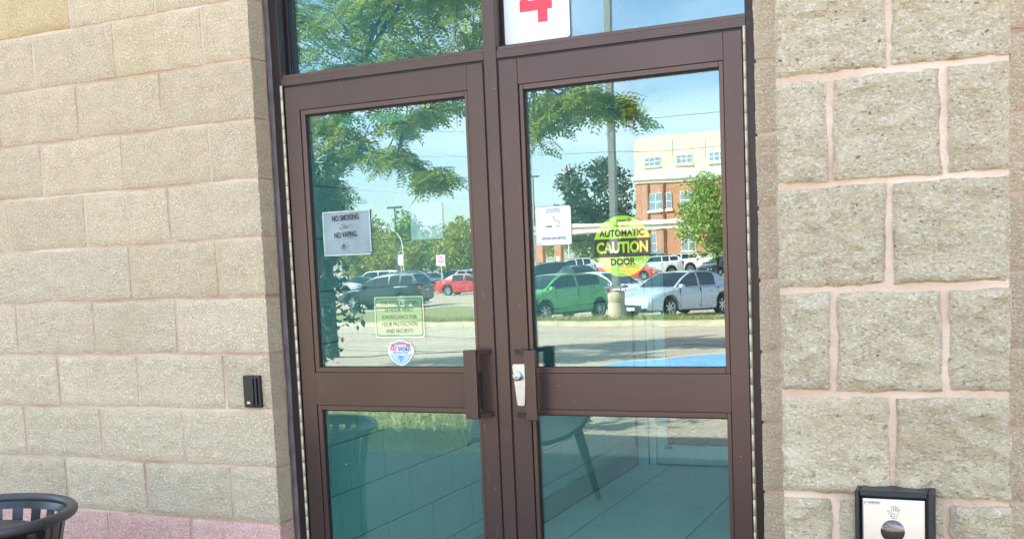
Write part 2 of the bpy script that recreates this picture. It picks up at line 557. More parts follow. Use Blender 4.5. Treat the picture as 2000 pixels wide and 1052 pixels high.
wall_r = thing('block_wall', 'narrow strip of cream block wall between the right door jamb and the pier', 'wall', (0, 0, 0))
for i in range(0, 15):
    z0, z1 = 0.2*i+J, 0.2*(i+1)-J
    s = 1.69
    edges = [s, s+0.40] if i % 2 == 0 else [s, s+0.20]
    x = edges[-1]
    while x < 3.5:
        x += 0.4; edges.append(x)
    edges.append(3.9)
    for a, b in zip(edges[:-1], edges[1:]):
        mt = M_PINK if i < 3 else M_CREAMR
        put_block(wall_r, a+(J if a > s else 0), b-J, z0, z1, 0.0045, mt, rng.randrange(3), depth=0.08)
MB().box(1.694, 3.9, 0.0045, 0.30, 0.0, 3.0).build('mortar', M_MORT, wall_r)

PJ = 0.0065
pier = thing('block_pier', 'tall rough split-face block pier standing forward at the right of the doors', 'pier', (2.11, -0.45, 0))
PX0, PX1, PY = 1.908, 2.312, -0.9
for i in range(0, 15):
    z0, z1 = 0.2*i+PJ, 0.2*(i+1)-PJ
    if i % 2 == 0: cuts = [PX0, PX0+0.098, PX0+0.298, PX1]
    else: cuts = [PX0, PX0+0.203, PX1]
    mt = M_PINK if i < 3 else M_PIER
    for a, b in zip(cuts[:-1], cuts[1:]):
        aa = a+(PJ if a > PX0 else -0.002*rng.random()); bb = b-(PJ if b < PX1 else -0.004*rng.random())
        o = put_block(pier, aa, bb, z0, z1, 0.0125, mt, rng.randrange(5), y=PY, nx=max(10, int((bb-aa)/0.0075)), nz_=25, depth=0.1, edge=0.0042)
        o.location = Vector(o.location)-Vector(pier.location)
    # side faces of the pier: blocks running back to the wall
    for sgn, xs in ((-1, PX0), (1, PX1)):
        cy_ = [PY+0.004, PY+0.40, PY+0.80] if i % 2 else [PY+0.004, PY+0.20, PY+0.60]
        for a, b in zip(cy_, cy_[1:]+[-0.005]):
            if a < PY+0.01: a = PY+0.012
            me = block_mesh(b-a-0.004, z1-z0, 0.006, 14, 12, mt, rng.randrange(2), 0.05, 0.006)
            o = bpy.data.objects.new('block', me); link(o, pier)
            o.rotation_euler = (0, 0, math.pi/2*sgn)
            o.location = (xs-0.004*sgn-pier.location.x, 0.5*(a+b)-pier.location.y, z0)
_m = MB().box(PX0-0.0005, PX1+0.0005, PY+0.0055, -0.006, 0, 3.0).build('mortar', M_MORT, pier)
_m.location = -Vector(pier.location)

# the rest of the shop building
M_RENDER = block_mat('upper_block', (0.58, 0.45, 0.28), (0.62, 0.56, 0.44), (0.25, 0.20, 0.12), (0.36, 0.24, 0.09), 0.003, 60, 0.3, 1.2)
M_ROOF = mat('roof_membrane', (0.30, 0.29, 0.28), 0.9)
M_CEIL = mat('ceiling_white', (0.82, 0.83, 0.81), 0.85)
bld = thing('shop_building', 'flat roofed shop building above and behind the doors', 'building', (0, 0, 0))
MB().box(-16, -2.215, 0.003, 0.30, 0, 3.0).box(-16, 18, 0.002, 0.30, 3.004, 6.3).box(3.91, 18, 0.003, 0.30, 0, 3.0).build('facade', M_RENDER, bld)
MB().box(-16, -15.7, 0.31, 20, 0, 6.3).box(17.7, 18, 0.31, 20, 0, 6.3).box(-16, 18, 20.01, 20.3, 0, 6.3).build('side_wall', M_RENDER, bld)
RX0, RX1, RY0, RY1 = 1.10, 2.64, 0.42, 4.20
MB().box(-15.69, RX0-0.06, 0.31, 20.0, 5.7, 5.95).box(RX1+0.06, 17.69, 0.31, 20.0, 5.7, 5.95).box(RX0-0.059, RX1+0.059, 0.31, RY0-0.06, 5.7, 5.95).box(RX0-0.059, RX1+0.059, RY1+0.06, 20.0, 5.7, 5.95).build('roof', M_ROOF, bld)
MB().box(-16.1, 18.1, -0.06, 0.34, 6.303, 6.42).build('coping', M_BRONZE, bld)

# ------------------------------------------------------------------ door frame with transom lights
YF = 0.085
frame = thing('door_frame', 'dark bronze aluminium frame with a centre mullion and glazed transom over the doors', 'door frame', (0, 0, 0))
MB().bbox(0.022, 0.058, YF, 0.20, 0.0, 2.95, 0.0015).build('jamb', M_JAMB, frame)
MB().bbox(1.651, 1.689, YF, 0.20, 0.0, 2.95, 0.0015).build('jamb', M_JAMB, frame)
MB().bbox(0.8305, 0.8745, YF-0.001, 0.20, 0.0, 2.95, 0.0015).build('mullion', M_BRONZE, frame)
for a, b in ((0.0583, 0.8302), (0.8748, 1.6507)):
    MB().bbox(a, b, YF+0.0005, 0.20, 2.1135, 2.1395, 0.001).build('header', M_BRONZE, frame)
    MB().bbox(a, b, YF+0.006, 0.136, 2.1398, 2.151, 0.001).build('glazing_stop', M_BRONZE2, frame)
    MB().bbox(a, b, YF+0.0005, 0.20, 2.86, 2.95, 0.001).build('header', M_BRONZE, frame)
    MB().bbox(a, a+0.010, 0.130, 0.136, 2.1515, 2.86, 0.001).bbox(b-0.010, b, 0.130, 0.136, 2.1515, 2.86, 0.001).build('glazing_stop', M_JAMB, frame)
    MB().box(a+0.001, b-0.001, 0.1405, 0.1465, 2.1415, 2.861).build('transom_glass', M_GLASS, frame)
    MB().box(a, a+0.012, 0.1362, 0.1402, 2.142, 2.86).box(b-0.012, b, 0.1362, 0.1402, 2.142, 2.86).build('gasket', M_GASKET, frame)
    MB().box(a+0.0002, b-0.0002, YF+0.006, 0.1375, 2.1068, 2.1133).build('weather_strip', M_GASKET, frame)
    # rebate behind the leaf so that the gaps read black
    MB().box(a, b, 0.138, 0.198, 2.095, 2.113).box(a-0.0002, a+0.022, 0.138, 0.198, 0.0, 2.094).box(b-0.022, b+0.0002, 0.138, 0.198, 0.0, 2.094).build('door_stop', M_GASKET, frame)
MB().box(0.8254, 0.8303, YF+0.005, 0.1375, 0.01, 2.1066).build('weather_strip', M_GASKET, frame)
MB().box(0.8747, 0.8796, YF+0.005, 0.1375, 0.01, 2.1066).build('weather_strip', M_GASKET, frame)
# wavy caulk beads
def caulk(x0, x1, seed, y0):
    q = MB(); n_ = 120; v = []
    r = random.Random(seed)
    for i in range(n_+1):
        z = 2.95*i/n_
        w = noise.noise(Vector((seed, z*5, 0)))*0.007+noise.noise(Vector((seed, z*19, 3)))*0.003
        w2 = noise.noise(Vector((seed+5, z*11, 0)))*0.0035
        v += [(x0+w, y0+0.004, z), (x0*0.55+x1*0.45+w, y0-0.005, z), (x1+w2, y0-0.002, z), (x1+0.002, y0+0.006, z)]
    f = [(4*i+k, 4*i+k+1, 4*i+k+5, 4*i+k+4) for i in range(n_) for k in range(3)]
    return q.add(v, f)
caulk(0.0005, 0.0235, 3, YF-0.001).build('caulk', M_CAULK, frame, smooth=True, angle=60)

# ------------------------------------------------------------------ door leaves
def door_leaf(label, x0, x1, st_l, st_r, gl0, gl1, hinge_left):
    d = thing('glass_door', label, 'door', ((x0 if hinge_left else x1), YF, 0.0), 0, 'pair of glazed entrance doors')
    off = -Vector(d.location)
    def put(o):
        o.location = off; return o
    yb = 0.130
    put(MB().bbox(x0, x0+st_l, YF, yb, 0.012, 2.1065, 0.0012).build('stile', M_BRONZE, d))
    put(MB().bbox(x1-st_r, x1, YF, yb, 0.012, 2.1065, 0.0012).build('stile', M_BRONZE, d))
    a, b = x0+st_l+0.0003, x1-st_r-0.0003
    for z0, z1 in ((2.0275, 2.106), (1.0125, 1.1265), (0.013, 0.25)):
        put(MB().bbox(a, b, YF+0.0008, yb-0.001, z0, z1, 0.0008).build('rail', M_BRONZE, d))
    for z0, z1 in ((1.1272, 2.0268), (0.2505, 1.0118)):
        # snap-in stops around each pane, a hair behind the stile face
        gz0, gz1 = z0+0.0175, z1-0.0165
        put(MB().box(a+0.0001, a+0.0028, YF+0.008, 0.105, z0+0.0002, z1-0.0002).build('gasket', M_GASKET, d))
        put(MB().bbox(a+0.003, gl0, YF+0.003, 0.1055, z0, z1, 0.001).build('glazing_stop', M_BRONZE2, d))
        put(MB().bbox(gl1, b-0.0012, YF+0.003, 0.1055, z0, z1, 0.001).build('glazing_stop', M_BRONZE2, d))
        put(MB().bbox(gl0+0.0003, gl1-0.0003, YF+0.0034, 0.1055, gz1, z1, 0.001).build('glazing_stop', M_BRONZE2, d))
        put(MB().bbox(gl0+0.0003, gl1-0.0003, YF+0.0034, 0.1055, z0, gz0, 0.001).build('glazing_stop', M_BRONZE2, d))
        put(MB().box(gl0-0.004, gl1+0.004, 0.107, 0.113, gz0-0.004, gz1+0.004).build('glass_pane', M_GLASS, d))
        g = MB()
        g.box(gl0-0.003, gl0+0.004, 0.098, 0.1068, gz0, gz1).box(gl1-0.002, gl1+0.003, 0.100, 0.1068, gz0, gz1)
        g.box(gl0+0.0042, gl1-0.0022, 0.100, 0.1068, gz1-0.005, gz1+0.003).box(gl0+0.0042, gl1-0.0022, 0.102, 0.1068, gz0-0.003, gz0+0.0015)
        put(g.build('gasket', M_GASKET, d))
    # continuous geared hinge, knuckle by knuckle
    hx = x0-0.011 if hinge_left else x1+0.008
    kn = MB().tube([(0, 0, 0), (0, 0, 0.0007), (0, 0, 0.0469), (0, 0, 0.0476)], [0.0050, 0.0056, 0.0056, 0.0050], 8)
    proto = None
    n_ = 43
    for i in range(n_):
        if proto is None:
            proto = kn.build('hinge_knuckle', M_HINGE, d, True, 40)
            k = proto
        else:
            k = proto.copy(); link(k, d)
        k.location = Vector((hx, YF-0.001, 2.115-0.0485*(i+1)+0.001))+off
    put(MB().box(hx-0.0046, hx+0.0046, YF+0.0015, YF+0.03, 0.02, 2.11).build('hinge_leaf', M_JAMB, d))
    return d, off


door_l, off_l = door_leaf('left glazed door leaf with the surveillance notice and no smoking paper on its pane', 0.0690, 0.8250, 0.0570, 0.0572, 0.145, 0.7555, True)
door_r, off_r = door_leaf('right glazed door leaf with the silver lock plate and green caution sticker', 0.8800, 1.6400, 0.0630, 0.0545, 0.959, 1.571, False)


def pull(d, off, bx0, bx1, mx0, mx1, z0, z1):
    """offset door pull: flat bar standing off on two curved arms"""
    m_ = MB()
    m_.bbox(bx0, bx1, YF-0.063, YF-0.045, z0, z1, 0.003, 2)
    s = 1 if mx0 > bx0 else -1
    for za, zb in ((z1-0.016, z1-0.002), (z0+0.002, z0+0.016)):
        c = [(bx0 if s > 0 else bx1, YF-0.0475), ((bx1-0.004) if s > 0 else bx0+0.004, YF-0.0475), ((mx1 if s > 0 else mx0), YF-0.010), ((mx1 if s > 0 else mx0), YF-0.0005), ((mx0 if s > 0 else mx1), YF-0.0005), ((mx0-0.004*s if s > 0 else mx1+0.004), YF-0.010), ((bx0+0.003) if s > 0 else bx1-0.003, YF-0.038)]
        if s < 0: c = c[::-1]
        m_.prism(c, za, zb, 'z')
    o = m_.build('pull_handle', M_BRONZE, d)
    o.location = off
    return o


pull(door_l, off_l, 0.741, 0.786, 0.790, 0.812, 0.984, 1.207)
pull(door_r, off_r, 0.953, 0.990, 0.899, 0.920, 0.984, 1.205)
# black strike plate on the left leaf
o = MB().bbox(0.7515, 0.7725, YF-0.0035, YF+0.006, 1.010, 1.131, 0.001).build('strike_plate', M_BLACK, door_l); o.location = off_l
# lock: tapered plate, cylinder, key face
plate = [(0.8885, 1.1500), (0.8915, 1.1565), (0.9305, 1.1565), (0.9335, 1.150), (0.9265, 1.027), (0.9225, 1.0235), (0.9045, 1.0235), (0.9010, 1.027)]
lp = MB().prism(plate[::-1], YF-0.009, YF-0.0005, 'y').build('lock_plate', M_STEEL, door_r); lp.location = off_r
cyl = MB()
prof = [(0.0, 0.0175), (0.0105, 0.0175), (0.0118, 0.0165), (0.0150, 0.0145), (0.0155, 0.012), (0.0155, 0.0)]
cv = MB().lathe(prof, 28)
cyl.add([(p[0]+0.9085, YF-0.009-p[2], p[1]+1.119) for p in cv.v], cv.f)
cyl = cyl.build('lock_cylinder', M_STEEL, lp, True, 30)
kw = MB().box(0.9075, 0.9095, YF-0.0275, YF-0.026, 1.108, 1.118).box(0.9065, 0.9105, YF-0.0276, YF-0.0262, 1.113, 1.117).build('keyway', M_INK, lp)
rg = MB()
for k in range(20):
    t0, t1 = 2*math.pi*k/20, 2*math.pi*(k+1)/20
    for cz, r0, r1 in ((1.113, 0.0058, 0.0068),):
        rg.add([(0.9085+r*math.cos(t), YF-0.0268, cz+r*math.sin(t)) for r, t in ((r0, t0), (r1, t0), (r1, t1), (r0, t1))], [(0, 1, 2, 3)])
rg.build('key_ring', M_GINK, lp)

# ------------------------------------------------------------------ notices on the glass
YG = 0.1068

def sheet(name, pts, y, th, mt, parent):
    return MB().prism(pts, y-th, y, 'y').build(name, mt, parent)

M_DECAL = {}
def gloss_decal(name, col, g=0.17, alpha=0.0):
    m = mat(name, col, 0.35)
    n, l = m.node_tree.nodes, m.node_tree.links
    gl = n.new('ShaderNodeBsdfGlossy'); gl.inputs['Roughness'].default_value = 0.0
    ms = n.new('ShaderNodeMixShader'); ms.inputs[0].default_value = g
    src = n['Principled BSDF'].outputs[0]
    if alpha:
        tr = n.new('ShaderNodeBsdfTransparent'); tr.inputs['Color'].default_value = (*[0.5+0.5*c for c in col], 1)
        m2 = n.new('ShaderNodeMixShader'); m2.inputs[0].default_value = alpha
        l.new(src, m2.inputs[1]); l.new(tr.outputs[0], m2.inputs[2]); src = m2.outputs[0]
    l.new(src, ms.inputs[1]); l.new(gl.outputs[0], ms.inputs[2])
    l.new(ms.outputs[0], n['Material Output'].inputs['Surface'])
    return m

M_PAPER = mat('weathered_paper', (0.29, 0.36, 0.37), 0.6, var=0.22, vscale=14, bump=0.0006, bscale=25)
M_TAPE = mat('clear_tape', (0.52, 0.55, 0.56), 0.18, var=0.15, vscale=30)
M_LIME = gloss_decal('lime_vinyl', (0.38, 0.74, 0.012), 0.22)
M_LIMEK = gloss_decal('black_vinyl', (0.006, 0.008, 0.006), 0.05)
M_SURV = gloss_decal('pale_green_film', (0.26, 0.56, 0.30), 0.20, 0.40)
M_SURVB = gloss_decal('pale_yellow_film', (0.46, 0.62, 0.38), 0.20)
M_SQ = gloss_decal('pale_cyan_film', (0.36, 0.64, 0.64), 0.17, 0.5)

# NO SMOKING / NO VAPING paper
ns_ = thing('paper_notice', 'weathered grey no smoking no vaping paper taped on the left door glass', 'notice', (0.278, YG, 1.60))
L0 = -Vector(ns_.location)
cn = [(0.1865, 1.671), (0.3725, 1.676), (0.3685, 1.5355), (0.1860, 1.531)]
q = MB()
g_ = quad_map(cn)
nx_, nz2 = 24, 18
vv = []
for j in range(nz2+1):
    for i in range(nx_+1):
        p = g_(i/nx_, j/nz2)
        vv.append((p.x, YG-0.0012-0.0016*noise.noise(Vector((i*0.35, j*0.3, 2)))-(0.001 if min(i, nx_-i) == 0 else 0), p.y))
k0 = len(vv); vv += [(a, YG-0.0002, c) for a, b, c in vv]
ff = [(j*(nx_+1)+i, j*(nx_+1)+i+1, (j+1)*(nx_+1)+i+1, (j+1)*(nx_+1)+i) for j in range(nz2) for i in range(nx_)]
o = q.add(vv, ff).build('paper', M_PAPER, ns_, True, 60); o.location = L0
for s, size, zz, bx, sxx in (('NO SMOKING', 0.0265, 1.6545, 0.2755, 0.62), ('NO VAPING', 0.0265, 1.597, 0.2725, 0.60)):
    o = text_mesh(s, size, mat('faded_ink', (0.05, 0.05, 0.055), 0.6), ns_, bx, YG-0.0042, zz, 0.0005, sxx*1.04, rot=0.035); o.location = L0
r = random.Random(5)
q = MB()
for k in range(44):
    cx_, cz_ = (0.268+r.gauss(0, 0.010), r.choice((1.624, 1.5595))+r.gauss(0, 0.006))
    w, h = r.uniform(0.001, 0.004), r.uniform(0.0006, 0.0018)
    q.box(cx_-w, cx_+w, YG-0.0041, YG-0.0039, cz_-h, cz_+h)
for k in range(12):
    q.box(0.262+k*0.0033, 0.262+k*0.0033+r.uniform(0.001, 0.0025), YG-0.0041, YG-0.0039, 1.5835, 1.5835+r.uniform(0.001, 0.0025))
o = tag(q.build('faded_symbol', M_GINK, ns_), kind='stuff'); o.location = L0
q = MB()
for (a, b, c, d_) in ((0.1835, 1.6745, 0.374, 1.6785), (0.1835, 1.5285, 0.3705, 1.5335)):
    q.box(a, c, YG-0.0034, YG-0.0030, b-0.0015, b+0.004)
q.box(0.1825, 0.1885, YG-0.0037, YG-0.0034, 1.531, 1.676).box(0.3685, 0.3735, YG-0.0037, YG-0.0034, 1.536, 1.676)
o = q.build('tape', M_TAPE, ns_); o.location = L0

# pale square film
o = sheet('film_sticker', round_rect(0.5275, 0.6465, 1.567, 1.684, 0.006), YG, 0.0004, M_SQ, None)
tag(o, 'pale blank square film stuck on the left door glass beside the no smoking paper', 'sticker')
# surveillance notice
sv = thing('surveillance_sign', 'green tinted 24 hour video surveillance notice with black border on the left pane', 'sign', (0.466, YG, 1.312))
L0 = -Vector(sv.location)
o = sheet('backing', round_rect(0.3700, 0.5600, 1.2435, 1.3820, 0.006), YG, 0.0004, M_SURVB, sv); o.location = L0
o = sheet('border', round_rect(0.3745, 0.5555, 1.2485, 1.3775, 0.008), YG-0.0005, 0.0002, M_OLIVE, sv); o.location = L0
o = sheet('panel', round_rect(0.3770, 0.5530, 1.2510, 1.3750, 0.007), YG-0.0008, 0.0002, M_SURV, sv); o.location = L0
for s, zz, w in (('THIS AREA IS UNDER', 1.3600, 0.80), ('24 HOUR VIDEO', 1.3360, 0.80), ('SURVEILLANCE FOR', 1.3122, 0.80), ('YOUR PROTECTION', 1.2885, 0.80), ('AND SECURITY', 1.2650, 0.80)):
    o = text_mesh(s, 0.0190, M_OLIVE, sv, 0.465, YG-0.0012, zz, 0.0, w, rot=0.0); o.location = L0
# shield sticker
pw_ = thing('shield_sticker', 'small white and blue shield warning sticker low on the left pane', 'sticker', (0.4645, YG, 1.193))
L0 = -Vector(pw_.location)
def shield(s, dz=0.0):
    c0, z0 = 0.4645, 1.193+dz
    half = [(0.0, 0.0425), (0.012, 0.0415), (0.023, 0.037), (0.031, 0.0335), (0.0405, 0.0335), (0.041, 0.024), (0.046, 0.021), (0.0505, 0.017), (0.0505, -0.004), (0.047, -0.008), (0.043, -0.010), (0.039, -0.020), (0.030, -0.031), (0.016, -0.040), (0.0, -0.0445)]
    pts = [(x*s, z*s) for x, z in half]
    pts = pts+[(-x, z) for x, z in pts[-2:0:-1]]
    return [(c0+x, z0+z) for x, z in pts][::-1]
o = sheet('backing', shield(1.0), YG, 0.0004, M_WHITE, pw_); o.location = L0
o = sheet('field', shield(0.88), YG-0.0005, 0.0002, M_BLUEP, pw_); o.location = L0
o = sheet('field', shield(0.845), YG-0.0008, 0.0002, M_LIGHTBLUE, pw_); o.location = L0
M_SALMON = mat('salmon_print', (0.62, 0.17, 0.14), 0.4)
o = sheet('banner', [(0.4305, 1.2115), (0.4305, 1.2215), (0.448, 1.2255), (0.4645, 1.2275), (0.481, 1.2255), (0.4985, 1.2215), (0.4985, 1.2115)], YG-0.0011, 0.0002, M_SALMON, pw_); o.location = L0
o = sheet('panel', [(0.419, 1.188), (0.419, 1.2095), (0.510, 1.2095), (0.510, 1.188)], YG-0.0011, 0.0002, M_WHITE, pw_); o.location = L0
o = text_mesh('WARNING', 0.0098, M_WHITE, pw_, 0.4645, YG-0.0015, 1.2165, 0.0004, 0.95); o.location = L0
o = text_mesh('PAS', 0.0155, M_RED, pw_, 0.4370, YG-0.0016, 1.2030, 0.0006, 0.95); o.location = L0
o = text_mesh('WORD', 0.0155, M_BLUEP, pw_, 0.4795, YG-0.0016, 1.2030, 0.0006, 0.98); o.location = L0
o = text_mesh('PROTECTION', 0.0075, M_BLUEP, pw_, 0.4645, YG-0.0016, 1.1925, 0.0003, 1.0, spacing=1.35); o.location = L0
q = MB()
for rr_ in (0.010, 0.0065):
    for k in range(12):
        t0, t1 = math.pi*(k/12), math.pi*((k+1)/12)
        q.add([(0.4645+a*math.cos(t), YG-0.0014, 1.170+a*math.sin(t)) for a, t in ((rr_, t0), (rr_+0.001, t0), (rr_+0.001, t1), (rr_, t1))], [(0, 1, 2, 3)])
q.prism([(0.4645, 1.176), (0.4610, 1.162), (0.4625, 1.162), (0.4645, 1.171), (0.4665, 1.162), (0.4680, 1.162)], YG-0.0016, YG-0.0012, 'y')
q.box(0.4615, 0.4675, YG-0.0016, YG-0.0012, 1.1645, 1.1658)
o = q.build('mast_symbol', M_BLUEP, pw_); o.location = L0
o = text_mesh('MONITORED', 0.0038, M_INK, pw_, 0.4645, YG-0.0016, 1.1785, 0.0, 1.0, spacing=1.1); o.location = L0

# WITHIN NINE METRES
w9 = thing('bylaw_sign', 'white within nine metres by-law sign with a cigarette symbol, left of the caution sticker', 'sign', (1.0355, YG, 1.587))
L0 = -Vector(w9.location)
o = sheet('border', round_rect(0.9750, 1.0965, 1.5265, 1.6485, 0.0075), YG, 0.0003, M_GINK, w9); o.location = L0
o = sheet('backing', round_rect(0.9763, 1.0952, 1.5278, 1.6472, 0.007), YG-0.0004, 0.0003, M_WHITE, w9); o.location = L0
o = text_mesh('HALTON REGION\nBY-LAW NO. 24-09', 0.0068, M_GINK, w9, 1.0365, YG-0.0011, 1.634, 0.0, 0.8); o.location = L0
o = text_mesh('WITHIN NINE METRES', 0.0105, M_GINK, w9, 1.0360, YG-0.0011, 1.5480, 0.0002, 0.78); o.location = L0
q = MB()
q.box(1.012, 1.032, YG-0.0013, YG-0.0009, 1.5835, 1.5880).box(1.048, 1.0505, YG-0.0013, YG-0.0009, 1.5835, 1.5885).box(1.053, 1.0545, YG-0.0013, YG-0.0009, 1.5835, 1.5885).box(1.057, 1.0582, YG-0.0013, YG-0.0009, 1.5835, 1.5885)
smoke = [(1.034, 1.611), (1.038, 1.617), (1.042, 1.613), (1.040, 1.606), (1.045, 1.602), (1.052, 1.603), (1.057, 1.598), (1.057, 1.592)]
for a, b in zip(smoke[:-1], smoke[1:]):
    dx, dz = b[0]-a[0], b[1]-a[1]; ll = math.hypot(dx, dz); nx2, nz3 = -dz/ll*0.0007, dx/ll*0.0007
    q.prism([(a[0]+nx2, a[1]+nz3), (a[0]-nx2, a[1]-nz3), (b[0]-nx2, b[1]-nz3), (b[0]+nx2, b[1]+nz3)], YG-0.0013, YG-0.0009, 'y')
q.prism([(0.981, 1.533), (0.984, 1.5345), (0.990, 1.5340), (0.990, 1.5325), (0.984, 1.5325)], YG-0.0013, YG-0.0009, 'y')
o = tag(q.build('cigarette_symbol', M_GINK, w9), kind='stuff'); o.location = L0

# CAUTION AUTOMATIC DOOR
au = thing('caution_sticker', 'round lime green caution automatic door sticker on the right pane', 'sticker', (1.2585, YG, 1.514))
L0 = -Vector(au.location)
cxa, cza, ra = 1.2585, 1.5140, 0.0925
circ = [(cxa+ra*math.cos(2*math.pi*k/72), cza+ra*math.sin(2*math.pi*k/72)) for k in range(72)]
o = sheet('disc', circ[::-1], YG, 0.0004, M_LIME, au); o.location = L0
zb0, zb1 = 1.4815, 1.5375
band = []
for k in range(13):
    z = zb0+(zb1-zb0)*k/12; band.append((cxa+math.sqrt(max(0, (ra-0.0005)**2-(z-cza)**2)), z))
band = band+[(2*cxa-x, z) for x, z in band[::-1]]
o = sheet('band', band[::-1], YG-0.0005, 0.0002, M_LIMEK, au); o.location = L0
for s, size, zz, wx, bo in (('besam', 0.0125, 1.5915, 0.95, 0.0003), ('ASSA ABLOY', 0.0088, 1.5760, 0.95, 0.0001), ('AUTOMATIC', 0.0285, 1.5530, 0.86, 0.0010), ('DOOR', 0.0285, 1.4660, 0.92, 0.0010)):
    o = text_mesh(s, size, M_LIMEK, au, cxa, YG-0.0008, zz, bo, wx); o.location = L0
o = text_mesh('CAUTION', 0.0455, M_LIME, au, cxa, YG-0.0011, 1.5090, 0.0016, 0.80); o.location = L0
q = MB().box(cxa-0.026, cxa+0.026, YG-0.0009, YG-0.0007, 1.5835, 1.5842)
for k in range(5):
    t = math.radians(90-72*k); q.box(cxa+0.024+0.004*math.cos(t)-0.0018, cxa+0.024+0.004*math.cos(t)+0.0018, YG-0.0009, YG-0.0007, 1.5925+0.004*math.sin(t)-0.0018, 1.5925+0.004*math.sin(t)+0.0018)
q.box(cxa-0.006, cxa+0.006, YG-0.0009, YG-0.0007, 1.4375, 1.4387)
o = tag(q.build('logo', M_LIMEK, au), kind='stuff'); o.location = L0

# door number 4 on the transom
n4 = thing('number_sign', 'white door number plate with a red 4 on the right transom glass', 'sign', (0.993, 0.1385, 2.30))
L0 = -Vector(n4.location)
o = sheet('border', round_rect(0.8800, 1.1055, 2.1600, 2.4500, 0.011), 0.1385, 0.0015, M_GINK, n4); o.location = L0
o = sheet('plate', round_rect(0.8815, 1.1040, 2.1615, 2.4485, 0.010), 0.1368, 0.001, M_WHITE, n4); o.location = L0
zc = 2.2545
four = [(0.9995, 2.2175), (1.0315, 2.2165), (1.0315, zc), (1.0475, zc), (1.0475, 2.286), (1.0315, 2.286), (1.0315, 2.392), (0.9950, 2.392), (0.9390, 2.290), (0.9390, zc), (0.9995, zc)]
hole = None
q = MB()
q.prism([(0.9995, 2.2170), (0.9995, zc-0.0002), (1.0315, zc-0.0002), (1.0315, 2.2170)], 0.1350, 0.1357, 'y')
q.prism([(0.9390, zc), (0.9390, 2.2860), (1.0475, 2.2860), (1.0475, zc)], 0.1350, 0.1357, 'y')
q.prism([(0.9995, 2.2862), (0.9995, 2.392), (1.0315, 2.392), (1.0315, 2.2862)], 0.1350, 0.1357, 'y')
q.prism([(0.9390, 2.2862), (0.9990, 2.392), (0.9990, 2.344), (0.9680, 2.2862)], 0.1350, 0.1357, 'y')
o = q.build('numeral', M_RED, n4); o.location = L0

# card reader
cr_ = thing('card_reader', 'small black card reader on the block wall left of the doors', 'card reader', (-0.072, 0.0, 1.070))
o = MB().bbox(-0.0365, 0.0365, -0.016, 0.004, -0.0565, 0.0565, 0.005, 2).build('housing', M_BLACK, cr_)
o = MB().prism([(-0.026, 0.046), (0.012, 0.046), (0.0135, 0.0), (0.010, -0.047), (-0.026, -0.047), (-0.028, 0.0)], -0.023, -0.0165, 'y').build('reader_face', M_BLACK, cr_)
o = MB().bbox(0.0185, 0.0265, -0.026, -0.0165, -0.048, 0.048, 0.003).build('swipe_ridge', M_BLACK, cr_)
o = MB().box(-0.016, -0.003, -0.0238, -0.0231, -0.042, -0.034).build('label_plate', M_STEEL, cr_)
o = MB().box(-0.0055, -0.0035, -0.0238, -0.0231, -0.006, -0.003).build('led', M_GINK, cr_)

# touchless door switch on the pier
ps = thing('door_switch', 'black boxed touchless door switch with silver hand-wave plate on the rough pier', 'door switch', (2.116, -0.905, 0.0))
o = MB()
o.bbox(-0.0680, -0.0600, -0.046, 0.010, 0.868, 1.0255, 0.002).bbox(0.0600, 0.0720, -0.046, 0.010, 0.868, 1.0255, 0.002)
o.bbox(-0.0597, 0.0597, -0.046, 0.010, 1.0145, 1.0254, 0.002).bbox(-0.0597, 0.0597, -0.046, 0.010, 0.868, 0.880, 0.002).box(-0.0597, 0.0597, -0.020, 0.009, 0.8805, 1.014)
o = o.build('housing', M_BLACK, ps)
o = MB().bbox(-0.0560, 0.0555, -0.0405, -0.0205, 0.883, 1.0105, 0.003, 2).build('face_plate', mat('brushed_plate', (0.74, 0.73, 0.72), 0.30, 1.0, var=0.05, vscale=40), ps)
lens = MB().lathe([(0.0, 0.004), (0.010, 0.0038), (0.017, 0.0025), (0.0205, 0.0008), (0.0215, 0.0)], 32)
q = MB().add([(p[0]-0.0015, -0.0405-p[2], p[1]+0.9495) for p in lens.v], lens.f)
q.build('sensor_lens', mat('dark_lens', (0.05, 0.028, 0.024), 0.08, 0.0, spec=0.9, coat=1.0), ps, True, 40)
o = text_mesh('CAMDEN', 0.0055, M_GINK, ps, -0.036, -0.0409, 1.0025, 0.0002, 1.15)
o = text_mesh('DOOR CONTROLS', 0.0022, M_GINK, ps, -0.036, -0.0409, 0.9990, 0.0, 1.0)
q = MB().prism([(-0.0525, 1.0005), (-0.0505, 1.005), (-0.049, 1.005), (-0.051, 1.0005), (-0.049, 0.998), (-0.0505, 0.998)], -0.0411, -0.0406, 'y')
def stroke(pts, w, q, y0=-0.0411, y1=-0.0406, close=False):
    P = pts+[pts[0]] if close else pts
    for a, b in zip(P[:-1], P[1:]):
        dx, dz = b[0]-a[0], b[1]-a[1]; ll = math.hypot(dx, dz)+1e-9
        nx2, nz3 = -dz/ll*w, dx/ll*w
        q.prism([(a[0]+nx2, a[1]+nz3), (a[0]-nx2, a[1]-nz3), (b[0]-nx2, b[1]-nz3), (b[0]+nx2, b[1]+nz3)], y0, y1, 'y')
hx, hz = 0.001, 0.9815
